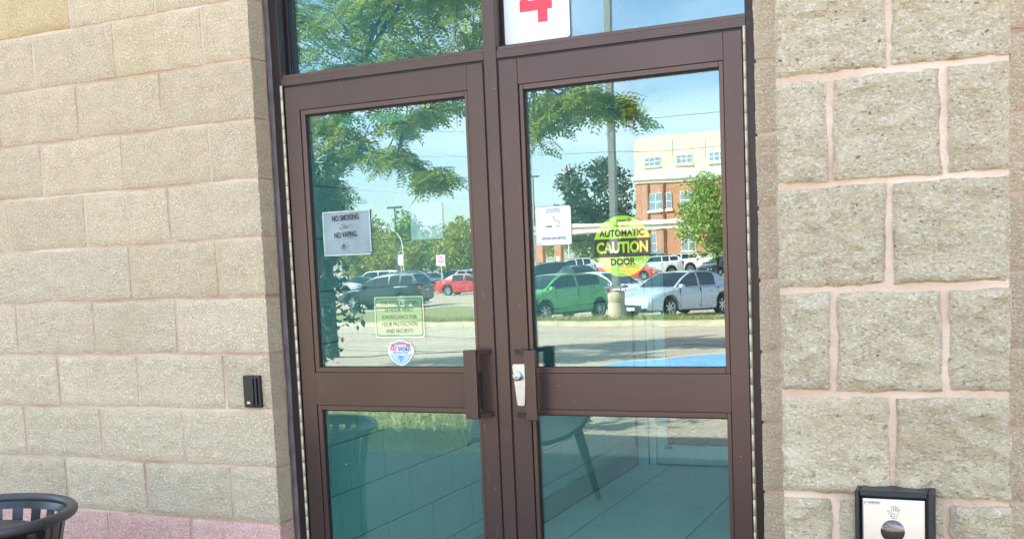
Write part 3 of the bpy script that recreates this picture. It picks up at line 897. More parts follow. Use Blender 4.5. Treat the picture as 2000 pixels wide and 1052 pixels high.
hand = [(-0.004, -0.007), (-0.006, -0.002), (-0.0115, 0.006), (-0.0102, 0.008), (-0.005, 0.003), (-0.0048, 0.0145), (-0.0030, 0.0155), (-0.0018, 0.0145), (-0.0012, 0.006), (0.0005, 0.0155), (0.0022, 0.0160), (0.0032, 0.0150), (0.0020, 0.006), (0.0052, 0.0140), (0.0068, 0.0142), (0.0074, 0.0128), (0.0048, 0.005), (0.0088, 0.0100), (0.0102, 0.0098), (0.0104, 0.0082), (0.0070, 0.0015), (0.0045, -0.0070)]
stroke([(hx+a, hz+b) for a, b in hand], 0.00045, q, close=True)
ring_ = [(hx-0.0015+0.0033*math.cos(2*math.pi*k/16), hz-0.0012+0.0030*math.sin(2*math.pi*k/16)) for k in range(16)]
stroke(ring_, 0.0005, q, close=True)
tag(q.build('hand_symbol', M_GINK, ps), kind='stuff')
# ------------------------------------------------------------------ vestibule behind the glass
M_TILE = mat('vestibule_tile', (0.74, 0.71, 0.66), 0.35, var=0.12, vscale=3, spec=0.4, obj_rand=0.03)
M_GROUT = mat('dark_grout', (0.09, 0.09, 0.09), 0.9)
M_PAINT = mat('painted_block', (0.66, 0.67, 0.64), 0.6, var=0.06, vscale=4, bump=0.0012, bscale=70)
M_PJOINT = mat('painted_joint', (0.34, 0.34, 0.33), 0.7)
M_BASE = mat('base_tile_grey', (0.46, 0.45, 0.43), 0.4, var=0.08, vscale=3)
M_WFRAME = mat('white_frame', (0.78, 0.80, 0.80), 0.4)
M_PLAST = mat('white_plaster', (0.80, 0.80, 0.78), 0.8)

fl = MB().box(-0.30, 3.1, 0.13, 9.0, -0.12, -0.004).build('vestibule_floor', M_GROUT)
tag(fl, kind='structure')
fl.location = (0, 0, 0)
xs = [-0.044, 0.2, 0.81, 1.42, 2.03, 2.64]
ys = [0.205, 0.26, 0.83, 1.405, 1.98, 2.56, 3.14, 3.72, 4.29, 4.87, 5.45, 6.03, 6.61, 7.19]
TM = {}
for i in range(len(xs)-1):
    for j in range(len(ys)-1):
        w, d = xs[i+1]-xs[i], ys[j+1]-ys[j]
        key = (round(w, 3), round(d, 3))
        g2 = 0.0035
        if key not in TM:
            o = MB().bbox(-w/2+g2, w/2-g2, -d/2+g2, d/2-g2, -0.0035, 0.0, 0.001).build('floor_tile', M_TILE, fl)
            TM[key] = o.data
        else:
            o = bpy.data.objects.new('floor_tile', TM[key]); link(o, fl)
        o.location = (0.5*(xs[i]+xs[i+1]), 0.5*(ys[j]+ys[j+1]), 0)

vw = thing('vestibule_wall', 'grey painted block wall inside the vestibule, seen through the left door', 'wall', (-0.06, 2.3, 0))
L0 = -Vector(vw.location)
o = MB().box(-0.26, -0.0635, 0.305, 8.9, 0, 2.9).build('mortar', M_PJOINT, vw); o.location = L0
VM = {}
for i in range(0, 14):
    z0, z1 = 0.2*i, 0.2*(i+1)
    if z1 <= 0.13: continue
    s0 = (0.825 if i % 2 else 1.026)-0.8
    k = 0
    while True:
        a, b = s0+0.4*k, s0+0.4*(k+1)
        k += 1
        if b < 0.32: continue
        if a > 4.25: break
        a, b = max(a, 0.21), min(b, 4.27)
        key = round(b-a, 3)
        if key not in VM:
            w = b-a
            VM[key] = MB().bbox(-0.06, 0.0, -w/2+0.0028, w/2-0.0028, 0.003, 0.197, 0.003).build('block', M_PAINT, vw)
            o = VM[key]
        else:
            o = bpy.data.objects.new('block', VM[key].data); link(o, vw)
        o.location = Vector((-0.06, 0.5*(a+b), z0))+L0
o = MB(); 
for a, b in ((0.21, 1.03), (1.034, 1.64), (1.644, 2.25), (2.254, 2.86), (2.864, 3.47), (3.474, 4.255)):
    o = MB().bbox(-0.0592, -0.045, a, b, 0.0005, 0.1310, 0.002).build('base_tile', M_BASE, vw); o.location = L0

v2 = tag(MB().box(2.66, 2.86, 0.305, 9.0, 0, 2.9).build('vestibule_wall', M_PLAST), 'plain white plastered wall on the right inside the vestibule', 'wall')
v3 = tag(MB().box(-0.26, 2.86, 7.3, 7.5, 0, 2.9).build('vestibule_wall', M_PLAST), 'plain white end wall of the lobby beyond the inner door', 'wall')
cl = tag(MB().box(-0.26, RX0, 0.305, 9.0, 2.9, 3.0).box(RX0+0.001, 2.86, 0.305, RY0, 2.9, 3.0).box(RX0+0.001, 2.86, RY1, 9.0, 2.9, 3.0).box(RX1, 2.86, RY0+0.001, RY1-0.001, 2.9, 3.0).build('vestibule_ceiling', M_CEIL), kind='structure')
rl = thing('rooflight', 'white lined roof opening added unseen over the right side of the vestibule', 'rooflight', (2.1, 2.4, 3.0))  # opening added out of view to brighten the interior
o = MB().box(RX0-0.05, RX0-0.001, RY0-0.05, RY1+0.05, 3.001, 6.15).box(RX1+0.001, RX1+0.05, RY0-0.05, RY1+0.05, 3.001, 6.15).box(RX0, RX1, RY0-0.05, RY0-0.001, 3.001, 6.15).box(RX0, RX1, RY1+0.001, RY1+0.05, 3.001, 6.15).build('shaft', M_WFRAME, rl); o.location = -Vector(rl.location)
o = MB().box(RX0-0.05, RX1+0.05, RY0-0.05, RY1+0.05, 6.152, 6.17).build('glazing', glass_mat('rooflight_glass', (0.95, 0.97, 0.97), 0.04, 0.0), rl); o.location = -Vector(rl.location)

ind = thing('inner_door', 'white framed inner glass door at the back of the vestibule', 'door', (0.6, 4.28, 0))
L0 = -Vector(ind.location)
def pi(b, n, m_=M_WFRAME):
    o = b.build(n, m_, ind); o.location = L0; return o
pi(MB().bbox(-0.0425, 0.030, 4.262, 4.36, 0.001, 0.125, 0.002), 'plinth')
pi(MB().bbox(-0.0425, 0.030, 4.27, 4.36, 0.127, 2.9, 0.002), 'wall_panel', M_PAINT)
pi(MB().bbox(0.045, 0.092, 4.262, 4.36, 0.001, 2.9, 0.002), 'jamb')
pi(MB().box(0.0305, 0.0445, 4.29, 4.35, 0.001, 2.9), 'reveal', M_GASKET)
pi(MB().box(0.0925, 0.1005, 4.29, 4.35, 0.001, 2.9), 'reveal', M_GASKET)
pi(MB().bbox(0.101, 0.176, 4.265, 4.31, 0.012, 2.1, 0.002), 'stile')
pi(MB().bbox(1.03, 1.105, 4.265, 4.31, 0.012, 2.1, 0.002), 'stile')
pi(MB().bbox(0.1763, 1.0297, 4.266, 4.309, 0.012, 0.146, 0.002), 'rail')
pi(MB().bbox(0.1763, 1.0297, 4.266, 4.309, 2.0, 2.1, 0.002), 'rail')
pi(MB().box(0.178, 0.185, 4.272, 4.30, 0.1465, 1.999).box(0.1855, 1.029, 4.272, 4.30, 0.1465, 0.153), 'gasket', M_GASKET)
pi(MB().box(0.1855, 1.029, 4.284, 4.29, 0.1535, 1.999), 'glass_pane', glass_mat('clear_glass', (0.95, 0.98, 0.97), 0.04, 0.0))
pi(MB().box(0.155, 0.212, 4.2625, 4.2645, 0.120, 0.138), 'sticker', M_BLUEP)
pi(MB().box(-0.0425, 2.6, 4.27, 4.36, 2.105, 2.899).box(1.11, 2.6, 4.27, 4.36, 0.001, 2.1), 'wall_panel', M_PAINT)

# hardware on the inside of the leaves
o = MB().bbox(0.235, 0.505, 0.150, 0.205, 1.962, 2.012, 0.004).build('door_closer', mat('closer_paint', (0.34, 0.42, 0.40), 0.45), door_l); o.location = off_l
o = MB().tube([(0.46, 0.178, 2.018), (0.60, 0.19, 2.022), (0.70, 0.16, 2.09)], 0.008, 6).build('closer_arm', M_GASKET, door_l); o.location = off_l
o = MB().bbox(1.20, 1.47, 0.150, 0.205, 2.032, 2.082, 0.004).build('door_closer', MATS['closer_paint'], door_r); o.location = off_r
M_EXIT = mat('exit_device', (0.10, 0.11, 0.11), 0.4)
o = MB().bbox(0.930, 0.992, 0.1315, 0.195, 1.03, 1.207, 0.004).bbox(0.993, 1.58, 0.1315, 0.185, 1.045, 1.115, 0.004).build('panic_bar', M_EXIT, door_r); o.location = off_r
o = MB().bbox(0.13, 0.70, 0.1315, 0.185, 1.045, 1.115, 0.004).bbox(0.7005, 0.765, 0.1315, 0.195, 1.03, 1.120, 0.004).build('panic_bar', M_EXIT, door_l); o.location = off_l

# ------------------------------------------------------------------ litter bin by the wall
M_BIN = mat('black_coated_steel', (0.014, 0.015, 0.019), 0.28, var=0.15, vscale=8, spec=0.6)
M_BINTOP = mat('worn_rim', (0.055, 0.050, 0.050), 0.40, var=0.3, vscale=10)
M_ASH = mat('dusty_lid', (0.085, 0.078, 0.075), 0.6, var=0.4, vscale=9, col2=(0.035, 0.033, 0.036))
bn = thing('litter_bin', 'black slatted metal litter bin with a flared round rim in front of the wall', 'litter bin', (-0.545, -0.785, 0.0))
RB, ZB = 0.285, 0.775
q = MB()
tor = []
for k in range(49):
    t = 2*math.pi*k/48
    tor.append((RB*math.cos(t), RB*math.sin(t), ZB))
q.tube(tor, 0.016, 10, cap=False).build('rim', M_BINTOP, bn, True, 70)
MB().lathe([(0.270, ZB-0.008), (0.262, ZB-0.028), (0.258, ZB-0.030), (0.266, ZB-0.008)], 48).build('top_band', M_BIN, bn, True, 50)
prof = [(0.262, 0.747), (0.252, 0.70), (0.232, 0.60), (0.222, 0.42), (0.222, 0.10)]
sl = MB()
for w in range(len(prof)-1):
    pass
nsl = 24
v = []; f = []
for k, (r_, z) in enumerate(prof):
    v += [(r_, -0.017, z), (r_, 0.017, z), (r_-0.005, 0.017, z), (r_-0.005, -0.017, z)]
for k in range(len(prof)-1):
    for c in range(4):
        c2 = (c+1) % 4
        f.append((4*k+c, 4*k+c2, 4*k+4+c2, 4*k+4+c))
slat = None
for k in range(nsl):
    if slat is None:
        slat = mesh_obj('slat', v, f, M_BIN, bn); o = slat
    else:
        o = slat.copy(); link(o, bn)
    o.rotation_euler = (0, 0, 2*math.pi*(k+0.35)/nsl)
MB().lathe([(0.217, 0.10), (0.217, 0.13), (0.212, 0.13), (0.212, 0.10), (0.217, 0.10)], 40).build('band', M_BIN, bn, True, 40)
MB().lathe([(0.225, 0.40), (0.225, 0.44), (0.215, 0.44), (0.215, 0.40), (0.225, 0.40)], 40).build('band', M_BIN, bn, True, 40)
MB().lathe([(0.0, 0.02), (0.20, 0.02), (0.206, 0.06), (0.207, 0.45), (0.20, 0.66), (0.193, 0.66), (0.198, 0.45), (0.197, 0.07), (0.0, 0.04)], 36).build('liner', mat('bin_liner', (0.012, 0.012, 0.014), 0.5), bn, True, 40)
MB().lathe([(0.075, 0.690), (0.080, 0.712), (0.10, 0.724), (0.175, 0.728), (0.192, 0.722), (0.197, 0.708), (0.196, 0.672), (0.19, 0.672), (0.19, 0.700), (0.075, 0.690)], 40).build('lid', M_ASH, bn, True, 40)
MB().lathe([(0.10, 0.0), (0.12, 0.0), (0.12, 0.03), (0.205, 0.03), (0.205, 0.022), (0.0, 0.022)], 30).build('foot', M_BIN, bn, True, 40)

# ------------------------------------------------------------------ contour bench (mirrored low in the right door)
bc = thing('bench', 'dark strap bench with a curved seat, mirrored low between the two doors', 'bench', (0.03, -2.85, 0), math.radians(-24))
M_BENCH = mat('bench_steel', (0.050, 0.054, 0.058), 0.35, spec=0.6)
pr = [(0.085, 0.66), (0.055, 0.62), (0.02, 0.565), (-0.035, 0.485), (-0.12, 0.425), (-0.24, 0.385), (-0.38, 0.375), (-0.52, 0.395), (-0.64, 0.43), (-0.71, 0.425), (-0.75, 0.385)]
strap = MB()
out = []
for i, p in enumerate(pr):
    a_, b_ = pr[max(i-1, 0)], pr[min(i+1, len(pr)-1)]
    d = Vector((b_[0]-a_[0], b_[1]-a_[1])).normalized(); n_ = Vector((-d.y, d.x))*0.003
    out.append((p[0]+n_.x, p[1]+n_.y, p[0]-n_.x, p[1]-n_.y))
for a_, b_ in zip(out[:-1], out[1:]):
    strap.prism([(a_[0], a_[1]), (b_[0], b_[1]), (b_[2], b_[3]), (a_[2], a_[3])], -0.015, 0.015, 'y')
sp = None
for k in range(20):
    if sp is None:
        sp = strap.build('strap', M_BENCH, bc); o = sp
    else:
        o = sp.copy(); link(o, bc)
    o.location = (0, -0.045-0.072*k, 0)
for yy in (-0.012, -1.478):
    q = MB()
    for a_, b_ in zip(out[:-1], out[1:]):
        q.prism([(a_[0], a_[1]+0.006), (b_[0], b_[1]+0.006), (b_[2], b_[3]-0.03), (a_[2], a_[3]-0.03)], yy, yy+0.014, 'y')
    q.build('end_rail', M_BENCH, bc)
    MB().prism([(0.03, 0.0), (0.068, 0.0), (-0.045, 0.47), (-0.085, 0.42)], yy+0.0145, yy+0.0245, 'y').build('leg', M_BENCH, bc)
    MB().prism([(-0.68, 0.0), (-0.62, 0.0), (-0.55, 0.38), (-0.61, 0.39)], yy+0.0145, yy+0.0245, 'y').build('leg', M_BENCH, bc)
# ------------------------------------------------------------------ the ground in front, one sheet to the horizon
def sm(a, b, x):
    t = min(1, max(0, (x-a)/(b-a))); return t*t*(3-2*t)

def gz(x, y):
    s = max(0.0, -y-3.0)
    if s <= 30: return -0.0158*s
    zl = -0.474-0.001*min(s-30, 60)
    b = (x-2.28)/(-y+3.2)
    w = sm(-0.46, -0.36, b)
    zr = -0.474+0.0085*min(s-30, 80)
    return zl*(1-w)+zr*w

M_ASPH = mat('old_asphalt', (0.50, 0.40, 0.28), 0.9, var=0.2, vscale=0.6, bump=0.006, bscale=30, detail=8)
M_CONC = mat('plaza_pavers', (0.130, 0.120, 0.105), 0.9, var=0.18, vscale=1.6, bump=0.003, bscale=40)  # shop's shadow put into this dark tone; paler gravel starts at its edge
M_KERB = mat('kerb_concrete', (0.54, 0.455, 0.31), 0.9, var=0.2, vscale=3)
M_GRASS = mat('lawn_turf', (0.20, 0.215, 0.06), 0.9, var=0.45, vscale=2.2, bump=0.03, bscale=28, col2=(0.34, 0.28, 0.12), detail=7)
M_BLADE = mat('grass_blade', (0.27, 0.31, 0.08), 0.7, var=0.4, vscale=0.8, col2=(0.42, 0.34, 0.14), translucent=0.3)
M_WLINE = mat('white_road_paint', (0.74, 0.73, 0.70), 0.7, var=0.15, vscale=2)
M_BPAINT = mat('blue_road_paint', (0.20, 0.42, 0.64), 0.7, var=0.15, vscale=2)

gx = sorted(set(list(np.arange(-120, 40, 4.0))+[-1500, -900, -500, -300, -200, -150, 60, 100, 200, 400, 900, 1500]))
gy = sorted(set([3.0 if False else -0.002]+[-3.0]+list(np.arange(-120, -32, 4.0))+[-33.0, -18.0]+[-150, -200, -300, -500, -900, -1500]))
V = [(x, y, gz(x, y)) for y in gy for x in gx]
F = [(j*len(gx)+i, j*len(gx)+i+1, (j+1)*len(gx)+i+1, (j+1)*len(gx)+i) for j in range(len(gy)-1) for i in range(len(gx)-1)]
tag(mesh_obj('ground', V, F, M_ASPH), kind='structure')
# ground sheet under and behind the shop
tag(mesh_obj('ground', [(-1500, 20.31, -0.1), (1500, 20.31, -0.1), (1500, 1500, -0.1), (-1500, 1500, -0.1)], [(0, 1, 2, 3)], M_ASPH), kind='structure')


def overlay(name, poly, lift, mt, thick=0.0):
    """sheet following the sloping ground, cut at the slope break"""
    bm = bmesh.new()
    bm.faces.new([bm.verts.new((x, y, 0)) for x, y in poly])
    for yy in (-3.0, -33.0):
        bmesh.ops.bisect_plane(bm, geom=bm.verts[:]+bm.edges[:]+bm.faces[:], plane_co=(0, yy, 0), plane_no=(0, 1, 0))
    for p in bm.verts:
        p.co.z = -0.0158*min(30, max(0, -p.co.y-3.0))-0.001*min(60, max(0, -p.co.y-33.0))+lift
    bmesh.ops.recalc_face_normals(bm, faces=bm.faces[:])
    if thick:
        r_ = bmesh.ops.extrude_face_region(bm, geom=bm.faces[:])
        for e in r_['geom']:
            if isinstance(e, bmesh.types.BMVert): e.co.z += thick
    me = bpy.data.meshes.new(name); bm.to_mesh(me); bm.free(); me.materials.append(mt)
    o = bpy.data.objects.new(name, me); link(o)
    tag(o, kind='structure')
    return o


overlay('pavement', [(-16, -0.004), (18, -0.004), (18, -4.4), (-1.6, -4.4), (-1.61, -4.2), (-16, -4.2)], 0.006, M_CONC)
M_GRAV = mat('tan_gravel', (0.44, 0.37, 0.27), 0.95, var=0.35, vscale=22, bump=0.012, bscale=55, col2=(0.26, 0.21, 0.15))
overlay('path', [(18, -4.403), (18, -9.5), (-1.25, -9.5), (-1.59, -4.403)], 0.006, M_GRAV)
LAWN = [(-1.62, -4.25), (-1.25, -9.5), (-6.5, -11.0), (-16, -12.0), (-16, -4.25)]
overlay('lawn', LAWN, 0.008, M_GRASS)
overlay('parking_bay', [(-3.1, -12.7), (-1.9, -14.35), (6, -15.6), (6, -10.2), (-3.4, -10.0)], 0.006, M_BPAINT)
overlay('road_marking', [(-3.17, -12.75), (-1.95, -14.45), (6, -15.72), (6, -15.6), (-1.9, -14.35), (-3.1, -12.7)], 0.011, M_WLINE)
overlay('road_marking', [(-16, -17.4), (-9.44, -15.80), (-7.2, -15.30), (-7.2, -15.18), (-9.44, -15.68), (-16, -17.25)], 0.011, M_WLINE)
overlay('road_marking', [(-4.6, -16.6), (-3.0, -16.9), (-1.2, -16.2), (-1.2, -16.08), (-3.0, -16.78), (-4.6, -16.48)], 0.011, M_WLINE)
# kerb and lawn strip in front of the parked cars
kf = [(-45, -34.0), (-30, -30.4), (-13.5, -26.05), (-9.56, -25.1), (-4.0, -23.55), (6, -21.0), (14, -19.0)]
kerb = kf+[(x+0.04, y-0.55) for x, y in kf[::-1]]
overlay('kerb', kerb, 0.004, M_KERB, 0.12)
overlay('verge', [(-45, -33.96), (-45, -32.6), (-30, -28.6), (-20, -25.1), (-14.3, -22.6), (-11.5, -20.9), (-9.6, -20.1), (-8.5, -20.6), (-8.3, -22.2), (-9.0, -24.0), (-9.7, -25.05), (-13.5, -26.02), (-30, -30.36)], 0.008, M_KERB)
lawn2 = [(x+0.05, y-0.552) for x, y in kf]+[(14, -21.5), (6, -23.6), (-4.0, -25.9), (-9.5, -27.0), (-13.2, -30.0), (-19.3, -40.0), (-24.0, -38.3), (-45, -39.0)]
overlay('lawn', lawn2, 0.10, M_GRASS)
kf2 = [(-60, -48.5), (-40, -47.2), (-25.5, -46.0)]
overlay('kerb', kf2+[(x, y-0.4) for x, y in kf2[::-1]], 0.004, M_KERB, 0.13)
overlay('lawn', [(x, y-0.402) for x, y in kf2]+[(-26.5, -49.8), (-40, -52), (-60, -54)], 0.11, M_GRASS)

# grass blades standing in the near lawns
def blades(n, area, h, z_extra):
    v = []; f = []
    k = 0
    while k < n:
        x, y = area(nrs)
        a = nrs.rand()*6.28; hh = h*(0.5+nrs.rand()); w = 0.006+0.006*nrs.rand()
        z = -0.0158*max(0, -y-3)+z_extra
        lx, ly = nrs.randn()*hh*0.35, nrs.randn()*hh*0.35
        v += [(x-math.cos(a)*w, y-math.sin(a)*w, z), (x+math.cos(a)*w, y+math.sin(a)*w, z), (x+lx, y+ly, z+hh)]
        f.append((3*k, 3*k+1, 3*k+2)); k += 1
    return v, f
va, fa = blades(11000, lambda r_: (-1.7-4.5*r_.rand()**0.9, -4.3-4.6*r_.rand()), 0.06, 0.008)
tag(mesh_obj('grass', va, fa, M_BLADE), kind='stuff')
def strip(r_):
    t = r_.rand(); x = -15+17*t; y0 = np.interp(x, [p[0] for p in kf], [p[1] for p in kf]); return x, y0-0.6-1.5*r_.rand()
va, fa = blades(7000, strip, 0.16, 0.10)
tag(mesh_obj('grass', va, fa, M_BLADE), kind='stuff')

# ------------------------------------------------------------------ trees
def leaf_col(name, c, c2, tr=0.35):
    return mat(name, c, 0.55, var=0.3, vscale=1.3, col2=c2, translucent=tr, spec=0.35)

M_BARK = mat('grey_bark', (0.055, 0.047, 0.04), 0.95, var=0.3, vscale=10, bump=0.01, bscale=20)
M_LOCUST = leaf_col('locust_leaf', (0.32, 0.37, 0.065), (0.18, 0.25, 0.055), 0.3)
M_LEAF1 = leaf_col('dark_leaf', (0.075, 0.095, 0.045), (0.050, 0.065, 0.035), 0.2)
M_LEAF2 = leaf_col('mid_leaf', (0.25, 0.33, 0.075), (0.15, 0.22, 0.055), 0.25)
M_LEAF3 = leaf_col('yellow_leaf', (0.34, 0.33, 0.06), (0.21, 0.25, 0.05), 0.3)
M_LEAF4 = leaf_col('bright_leaf', (0.30, 0.42, 0.10), (0.20, 0.30, 0.07), 0.25)
M_CEDAR = leaf_col('cedar_leaf', (0.020, 0.034, 0.020), (0.012, 0.022, 0.014), 0.1)  # dark foliage with tree shade put into the leaf colour


def locust():
    t = thing('locust_tree', 'feathery honey locust tree hanging over the drive, mirrored across both doors', 'tree', (-9.2, -13.8, gz(-9.2, -13.8)))
    base = Vector(t.location)
    wood = MB()
    fork = Vector((-8.95, -13.5, 2.6))
    wood.tube([(-9.2, -13.8, base.z-0.05), (-9.12, -13.7, 0.8), (-9.05, -13.6, 1.8), fork], [0.15, 0.125, 0.11, 0.10], 9)
    limbs = {
        'a': [fork, Vector((-8.5, -13.2, 3.9)), Vector((-7.8, -13.0, 5.0)), Vector((-6.8, -12.8, 5.9)), Vector((-5.2, -12.6, 6.6))],
        'b': [fork, Vector((-8.5, -13.4, 3.35)), Vector((-7.9, -13.1, 3.62)), Vector((-7.1, -13.0, 3.40)), Vector((-6.5, -13.0, 3.10)), Vector((-5.95, -12.9, 2.85))],
        'c': [Vector((-7.8, -13.0, 5.0)), Vector((-6.7, -12.8, 4.75)), Vector((-5.6, -12.5, 4.6)), Vector((-4.7, -12.3, 4.35)), Vector((-3.6, -12.1, 4.05)), Vector((-2.6, -12.0, 3.7))],
        'd': [fork, Vector((-9.3, -13.2, 3.6)), Vector((-9.5, -13.0, 4.9)), Vector((-9.4, -12.9, 6.4))],
        'e': [fork, Vector((-8.8, -13.0, 2.75)), Vector((-8.6, -12.7, 2.9))],
        'f': [Vector((-7.8, -13.0, 5.0)), Vector((-7.3, -13.4, 6.3)), Vector((-6.9, -13.8, 7.4))],
        'h': [fork, Vector((-9.3, -12.4, 3.8)), Vector((-9.4, -11.0, 4.5)), Vector((-9.2, -9.4, 4.7)), Vector((-7.8, -9.0, 4.7))],
        'g': [Vector((-7.1, -13.0, 3.40)), Vector((-6.6, -12.6, 3.95)), Vector((-5.9, -12.4, 4.1))],
    }
    for k, pl in limbs.items():
        r0 = {'a': 0.085, 'b': 0.045, 'c': 0.04, 'd': 0.07, 'e': 0.03, 'f': 0.05, 'g': 0.025, 'h': 0.05}[k]
        wood.tube(pl, [r0*(1-0.8*i/(len(pl)-1)) for i in range(len(pl))], 7)
    allp = [(a*(1-s)+b*s) for pl in limbs.values() for a, b in zip(pl[:-1], pl[1:]) for s in (0, .25, .5, .75)]
    arr = np.array([tuple(p) for p in allp])
    clusters = [  # centre, radii, twigs, fronds per twig
        ((-7.3, -13.1, 5.75), (2.4, 2.0, 1.15), 200, 8),
        ((-5.6, -12.7, 5.5), (1.0, 1.2, 0.8), 60, 8),
        ((-8.7, -13.0, 3.9), (0.75, 1.0, 1.05), 62, 8),
        ((-7.5, -13.1, 4.25), (0.9, 0.9, 0.45), 34, 8),
        ((-6.3, -12.8, 4.25), (0.85, 0.8, 0.42), 34, 8),
        ((-7.2, -13.0, 3.40), (0.75, 0.5, 0.28), 26, 8),
        ((-6.3, -13.0, 2.98), (0.50, 0.4, 0.20), 22, 9),
        ((-8.75, -13.2, 2.75), (0.5, 0.7, 0.55), 40, 9),
        ((-3.05, -12.05, 3.85), (0.62, 0.5, 0.36), 30, 8),
        ((-2.55, -12.0, 3.55), (0.35, 0.4, 0.16), 12, 8),
        ((-3.80, -12.1, 3.62), (0.42, 0.4, 0.30), 20, 8),
        ((-4.1, -12.2, 3.30), (0.25, 0.3, 0.16), 9, 8),
        ((-8.5, -13.2, 7.0), (2.2, 2.0, 1.0), 60, 9),
        ((-9.7, -9.5, 4.7), (2.0, 1.4, 0.8), 110, 10), ((-8.0, -9.7, 4.7), (1.0, 1.2, 0.7), 60, 10)]
    # one frond: rachis with paired leaflets, along +x, drooping
    fv = []; ff = []
    npair = 5
    for i in range(npair):
        s = (i+1)/npair
        px, pz = 0.25*s, -0.03*s*s
        ll = 0.088*(1-0.30*abs(s-0.5)*2)
        for sg in (-1, 1):
            k = len(fv)
            fv += [(px, 0, pz), (px+ll*0.30, sg*ll*0.38, pz+0.003), (px+ll*0.55, sg*ll, pz-0.006), (px-ll*0.12, sg*ll*0.55, pz-0.002)]
            ff.append((k, k+1, k+2, k+3))
    fv = np.array(fv); ff = np.array(ff)
    Vs = []; Fs = []; cnt = 0
    twig = MB()
    for (c, rad, nt, nf) in clusters:
        for _ in range(nt):
            while True:
                q = nrs.uniform(-1, 1, 3)
                if (q**2).sum() <= 1: break
            end = np.array(c)+q*np.array(rad)
            i0 = ((arr-end)**2).sum(1).argsort()[nrs.randint(0, 4)]
            st = arr[i0]
            d = end-st
            ld = np.linalg.norm(d)
            if ld > 1.1: st = end-d/ld*1.1; 
            mid = 0.5*(st+end)+np.array([0, 0, 0.08*ld])+nrs.randn(3)*0.05
            pts = [st, mid, end+np.array([0, 0, -0.05])]
            twig.tube([tuple(p) for p in pts], [0.015, 0.009, 0.004], 4, False)
            for k in range(nf):
                s = 0.25+0.75*(k+nrs.rand())/nf
                p = (1-s)**2*pts[0]+2*s*(1-s)*pts[1]+s*s*pts[2]
                dirv = (pts[2]-pts[0]); dirv = dirv/(np.linalg.norm(dirv)+1e-6)
                az = math.atan2(dirv[1], dirv[0])+nrs.uniform(-1.5, 1.5)
                M = Matrix.Rotation(az, 3, 'Z') @ Matrix.Rotation(nrs.uniform(-0.2, 0.9), 3, 'Y') @ Matrix.Rotation(nrs.uniform(-0.9, 0.9), 3, 'X')
                sc = nrs.uniform(0.85, 1.4)
                Vs.append(fv @ (np.array(M).T*sc)+p); Fs.append(ff+cnt); cnt += len(fv)
    VV = np.concatenate(Vs)-np.array(base); FF = np.concatenate(Fs)
    me = bpy.data.meshes.new('crown')
    me.vertices.add(len(VV)); me.vertices.foreach_set('co', VV.ravel())
    me.loops.add(FF.size); me.loops.foreach_set('vertex_index', FF.ravel().astype(np.int32))
    me.polygons.add(len(FF)); me.polygons.foreach_set('loop_start', np.arange(0, FF.size, 4, dtype=np.int32))
    me.update(calc_edges=True); me.validate()
    me.materials.append(M_LOCUST)
    link(bpy.data.objects.new('crown', me), t)
    o = wood.build('trunk', M_BARK, t, True, 60); o.location = -base
    o = twig.build('twigs', M_BARK, t); o.location = -base
    return t


locust()


def quads_mesh(name, C, S, mt, parent):
    """random leaf quads at points C with size S"""
    n = len(C)
    a = nrs.randn(n, 3); a /= np.linalg.norm(a, axis=1)[:, None]
    b = nrs.randn(n, 3); b -= (a*b).sum(1)[:, None]*a; b /= np.linalg.norm(b, axis=1)[:, None]
    s = (S*(0.6+0.8*nrs.rand(n)))[:, None]
    P = np.stack([C-a*s, C-b*s*0.45, C+a*s, C+b*s*0.45], 1).reshape(-1, 3)
    me = bpy.data.meshes.new(name)
    me.vertices.add(4*n); me.vertices.foreach_set('co', P.ravel())
    me.loops.add(4*n); me.loops.foreach_set('vertex_index', np.arange(4*n, dtype=np.int32))
    me.polygons.add(n); me.polygons.foreach_set('loop_start', np.arange(0, 4*n, 4, dtype=np.int32))
    me.update(calc_edges=True)
    me.materials.append(mt)
    return link(bpy.data.objects.new(name, me), parent)


def tree(name, label, x, y, h, rx, rz_, mt, n, leaf, group=None, clumps=26, low=0.12, loc_z=None, cat='tree', conic=False):
    z = gz(x, y)
    t = thing(name, label, cat, (x, y, z), 0, group)
    MB().tube([(0, 0, -0.1), (0.05*rx, 0, h*0.3), (0.02*rx, 0.03*rx, h*0.75)], [0.035*h*0.6+0.02, 0.022*h*0.6, 0.01*h*0.5], 8).build('trunk', M_BARK, t, True, 60)
    zc = h*(low+(1-low)/2)
    rzz = h*(1-low)/2
    C = []
    for _ in range(clumps):
        while True:
            q = nrs.uniform(-1, 1, 3)
            if 0.15 < (q**2).sum() <= 1: break
        k = 1.0
        if conic: k = 1.0-0.82*(q[2]+1)/2
        cpos = np.array([q[0]*rx*0.82*k, q[1]*rx*0.82*k, zc+q[2]*rzz*0.85])
        cr_ = rx*(0.22+0.22*nrs.rand())*(0.6 if conic else 1)
        m_ = n//clumps
        d = nrs.randn(m_, 3); d /= np.linalg.norm(d, axis=1)[:, None]
        C.append(cpos+d*cr_*(0.5+0.55*nrs.rand(m_)[:, None])*np.array([1, 1, 0.85]))
    C = np.concatenate(C)
    quads_mesh('crown', C, leaf, mt, t)
    return t


